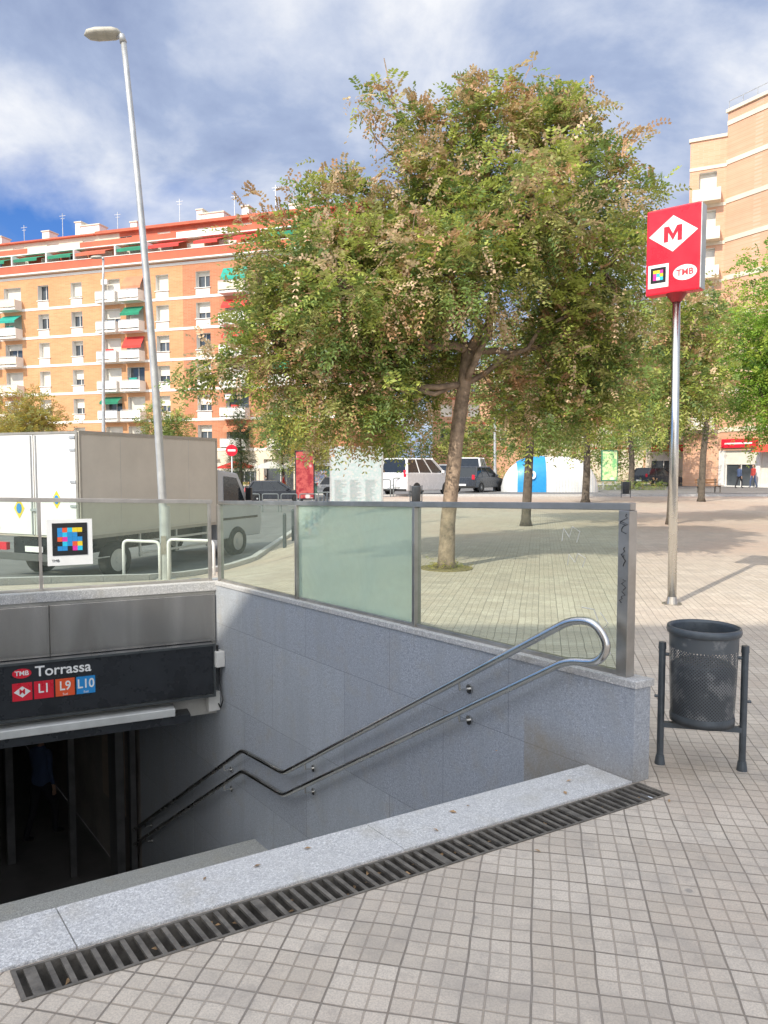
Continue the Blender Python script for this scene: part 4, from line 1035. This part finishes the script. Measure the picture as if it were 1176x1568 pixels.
F.wall(0,14,0,7.5,[(s_,s_+2.2,.2,2.8) for s_ in (.5,3.3,6.1,8.9,11.4)]+[(s_,s_+1.2,4.4,6) for s_ in (1,4,7,10)],lambda a,b:('wall',cream),.25,rng)
F.box('sign_red',red,.5,5,3,3.6,.01,.12); F.box('sign_yellow',yell,6,9,3,3.6,.01,.12); F.box('cornice',whiter,0,14,7.5,7.8,-6,.2); F.done()
bb_=E('apartment_building'); F=Fac((-34,-7,0),(1,0,0),(0,1,0),bb_)
ops=[]
for z in (3.6,7,10.3):
    for s_ in np.arange(1.5,28,3.6): ops.append((s_,s_+1.6,z+.9,z+2.4))
HB=(7.4+7)/.787*math.tan(EL)
F.wall(0,29,0,HB,ops,lambda a,b:('front_wall',cream),.25,rng); F.box('roof',cream,0,29,HB-.3,HB-.001,-10,-.3); F.box('end_walls',cream,28.8,28.999,0,HB-.31,-10,-.3); F.box('end_walls',cream,0.001,.2,0,HB-.31,-10,-.3); F.box('rear_wall',cream,.21,28.7,0,HB-.31,-10,-9.8); F.done()

# ------------------------------------------------------------ people
skin_=M('skin',(.45,.27,.19),.6,var=.08); hair=M('hair_dark',(.03,.02,.015),.7); 
def person(name,loc_,head,h,topc,botc,step=.22,seed=0):
    e=E(name,loc_,head); s=h/1.72
    V=[];Ed=[];R=[]
    def v(x,y,z,r): V.append((x*s,y*s,z*s)); R.append(r*s); return len(V)-1
    pel=v(0,0,.95,.125); wai=v(0,0,1.10,.115); che=v(.01,0,1.30,.14); nk=v(0,0,1.47,.06); hd=v(.01,0,1.54,.05)
    Ed+=[(pel,wai),(wai,che),(che,nk),(nk,hd)]
    for sd_,st_ in ((-1,1),(1,-1)):
        hip=v(0,sd_*.09,.90,.095); kn=v(.12*st_*step/.2+.04,sd_*.10,.50,.062); an=v((.20*st_-.05)*step/.2,sd_*.10,.09,.042); to=v((.20*st_-.05)*step/.2+.17,sd_*.11,.035,.035)
        Ed+=[(pel,hip),(hip,kn),(kn,an),(an,to)]
        sh=v(0,sd_*.17,1.42,.062); el=v(-.06*st_,sd_*.23,1.14,.043); wr=v(.10-.16*st_*.6,sd_*.23,.90,.028); pa=v(.12-.16*st_*.6,sd_*.225,.84,.03)
        Ed+=[(che,sh),(sh,el),(el,wr),(wr,pa)]
        bx_=.12-.16*st_*.6
        for q,(dx_,l) in enumerate(((-.03,.07),(-.01,.08),(.01,.085),(.03,.075))):
            f1=v(bx_+dx_,sd_*.222,.80,.009); f2=v(bx_+dx_+.012,sd_*.212,.80-l,.008); Ed+=[(pa,f1),(f1,f2)]
        f1=v(bx_+.045,sd_*.20,.82,.010); f2=v(bx_+.06,sd_*.19,.78,.009); Ed+=[(pa,f1),(f1,f2)]
    me=bpy.data.meshes.new(name+'_body'); me.from_pydata(V,Ed,[]); o=link(bpy.data.objects.new('tmp',me))
    bm=bmesh.new(); bm.from_mesh(me); ly=bm.verts.layers.skin.verify(); bm.verts.ensure_lookup_table()
    for i,vt in enumerate(bm.verts): vt[ly].radius=(R[i],R[i]); vt[ly].use_root=(i==0)
    bm.to_mesh(me); bm.free()
    o.modifiers.new('s','SKIN'); sb=o.modifiers.new('u','SUBSURF'); sb.levels=1
    bpy.context.view_layer.update()
    m2=bpy.data.meshes.new_from_object(o.evaluated_get(bpy.context.evaluated_depsgraph_get())); bpy.data.objects.remove(o)
    m2.materials.clear()
    for mm in (topc,botc,skin_,black): m2.materials.append(mm)
    for p in m2.polygons:
        c=p.center/s; y=abs(c.y)
        p.material_index=3 if c.z<.09 else (2 if (c.z>1.47 or (y>.165 and c.z<.91 and c.z>.6)) else (1 if c.z<.93 else 0)); p.use_smooth=True
    link(bpy.data.objects.new('body',m2),e)
    bm=bmesh.new(); bmesh.ops.create_uvsphere(bm,u_segments=20,v_segments=14,radius=1)
    for vt in bm.verts:
        x,y,z=vt.co; tp=1-.22*max(0,-z); vt.co=Vector((x*.098*tp,y*.078*tp,z*.118))
        if x>.85 and -.35<z<.1 and abs(y)<.25: vt.co.x+=.018
        if abs(y)>.9 and abs(z)<.3: vt.co.y*=1.12
        vt.co=(vt.co+Vector((.015,0,1.62)))*s
    mh=bpy.data.meshes.new('head'); bm.to_mesh(mh); bm.free(); mh.materials.append(skin_); link(bpy.data.objects.new('head',mh),e)
    bm=bmesh.new(); bmesh.ops.create_uvsphere(bm,u_segments=20,v_segments=14,radius=1)
    dl=[vt for vt in bm.verts if (vt.co.x>.35 and vt.co.z<.45) or vt.co.z<-.45]; bmesh.ops.delete(bm,geom=dl,context='VERTS')
    for vt in bm.verts: vt.co=(Vector((vt.co.x*.107,vt.co.y*.088,vt.co.z*.127))+Vector((.008,0,1.63)))*s
    mh=bpy.data.meshes.new('hair'); bm.to_mesh(mh); bm.free(); mh.materials.append(hair); link(bpy.data.objects.new('hair',mh),e)
    g=G()
    for y in (-.03,.03): g.tube([Vector((.105,y,1.635))*s,Vector((.112,y,1.635))*s],.009*s,8)
    g.box((.104*s,-.02*s,1.565*s),(.108*s,.02*s,1.573*s)); g.obj('eyes_and_mouth',black,e)
cb_=M('cloth_blue',(.06,.09,.18),.85); ck=M('cloth_black',(.02,.02,.025),.85); cr=M('cloth_red',(.4,.05,.04),.85); cg=M('cloth_grey',(.2,.2,.2),.85)
person('pedestrian',(-5.22,11.0,FZ+.012),math.radians(70),1.68,cb_,ck,.2)
person('pedestrian',(28.2,56.5,0),math.radians(200),1.75,cr,cb_)
person('pedestrian',(26.4,55,0),math.radians(20),1.7,cb_,ck)
person('pedestrian',(-8.8,64.8,TZ(-8.8,64.8)),math.radians(0),1.75,cr,ck)
person('pedestrian',(-10.4,65,TZ(-10.4,65)),math.radians(180),1.7,cg,cb_)
print('objects',len(bpy.data.objects))
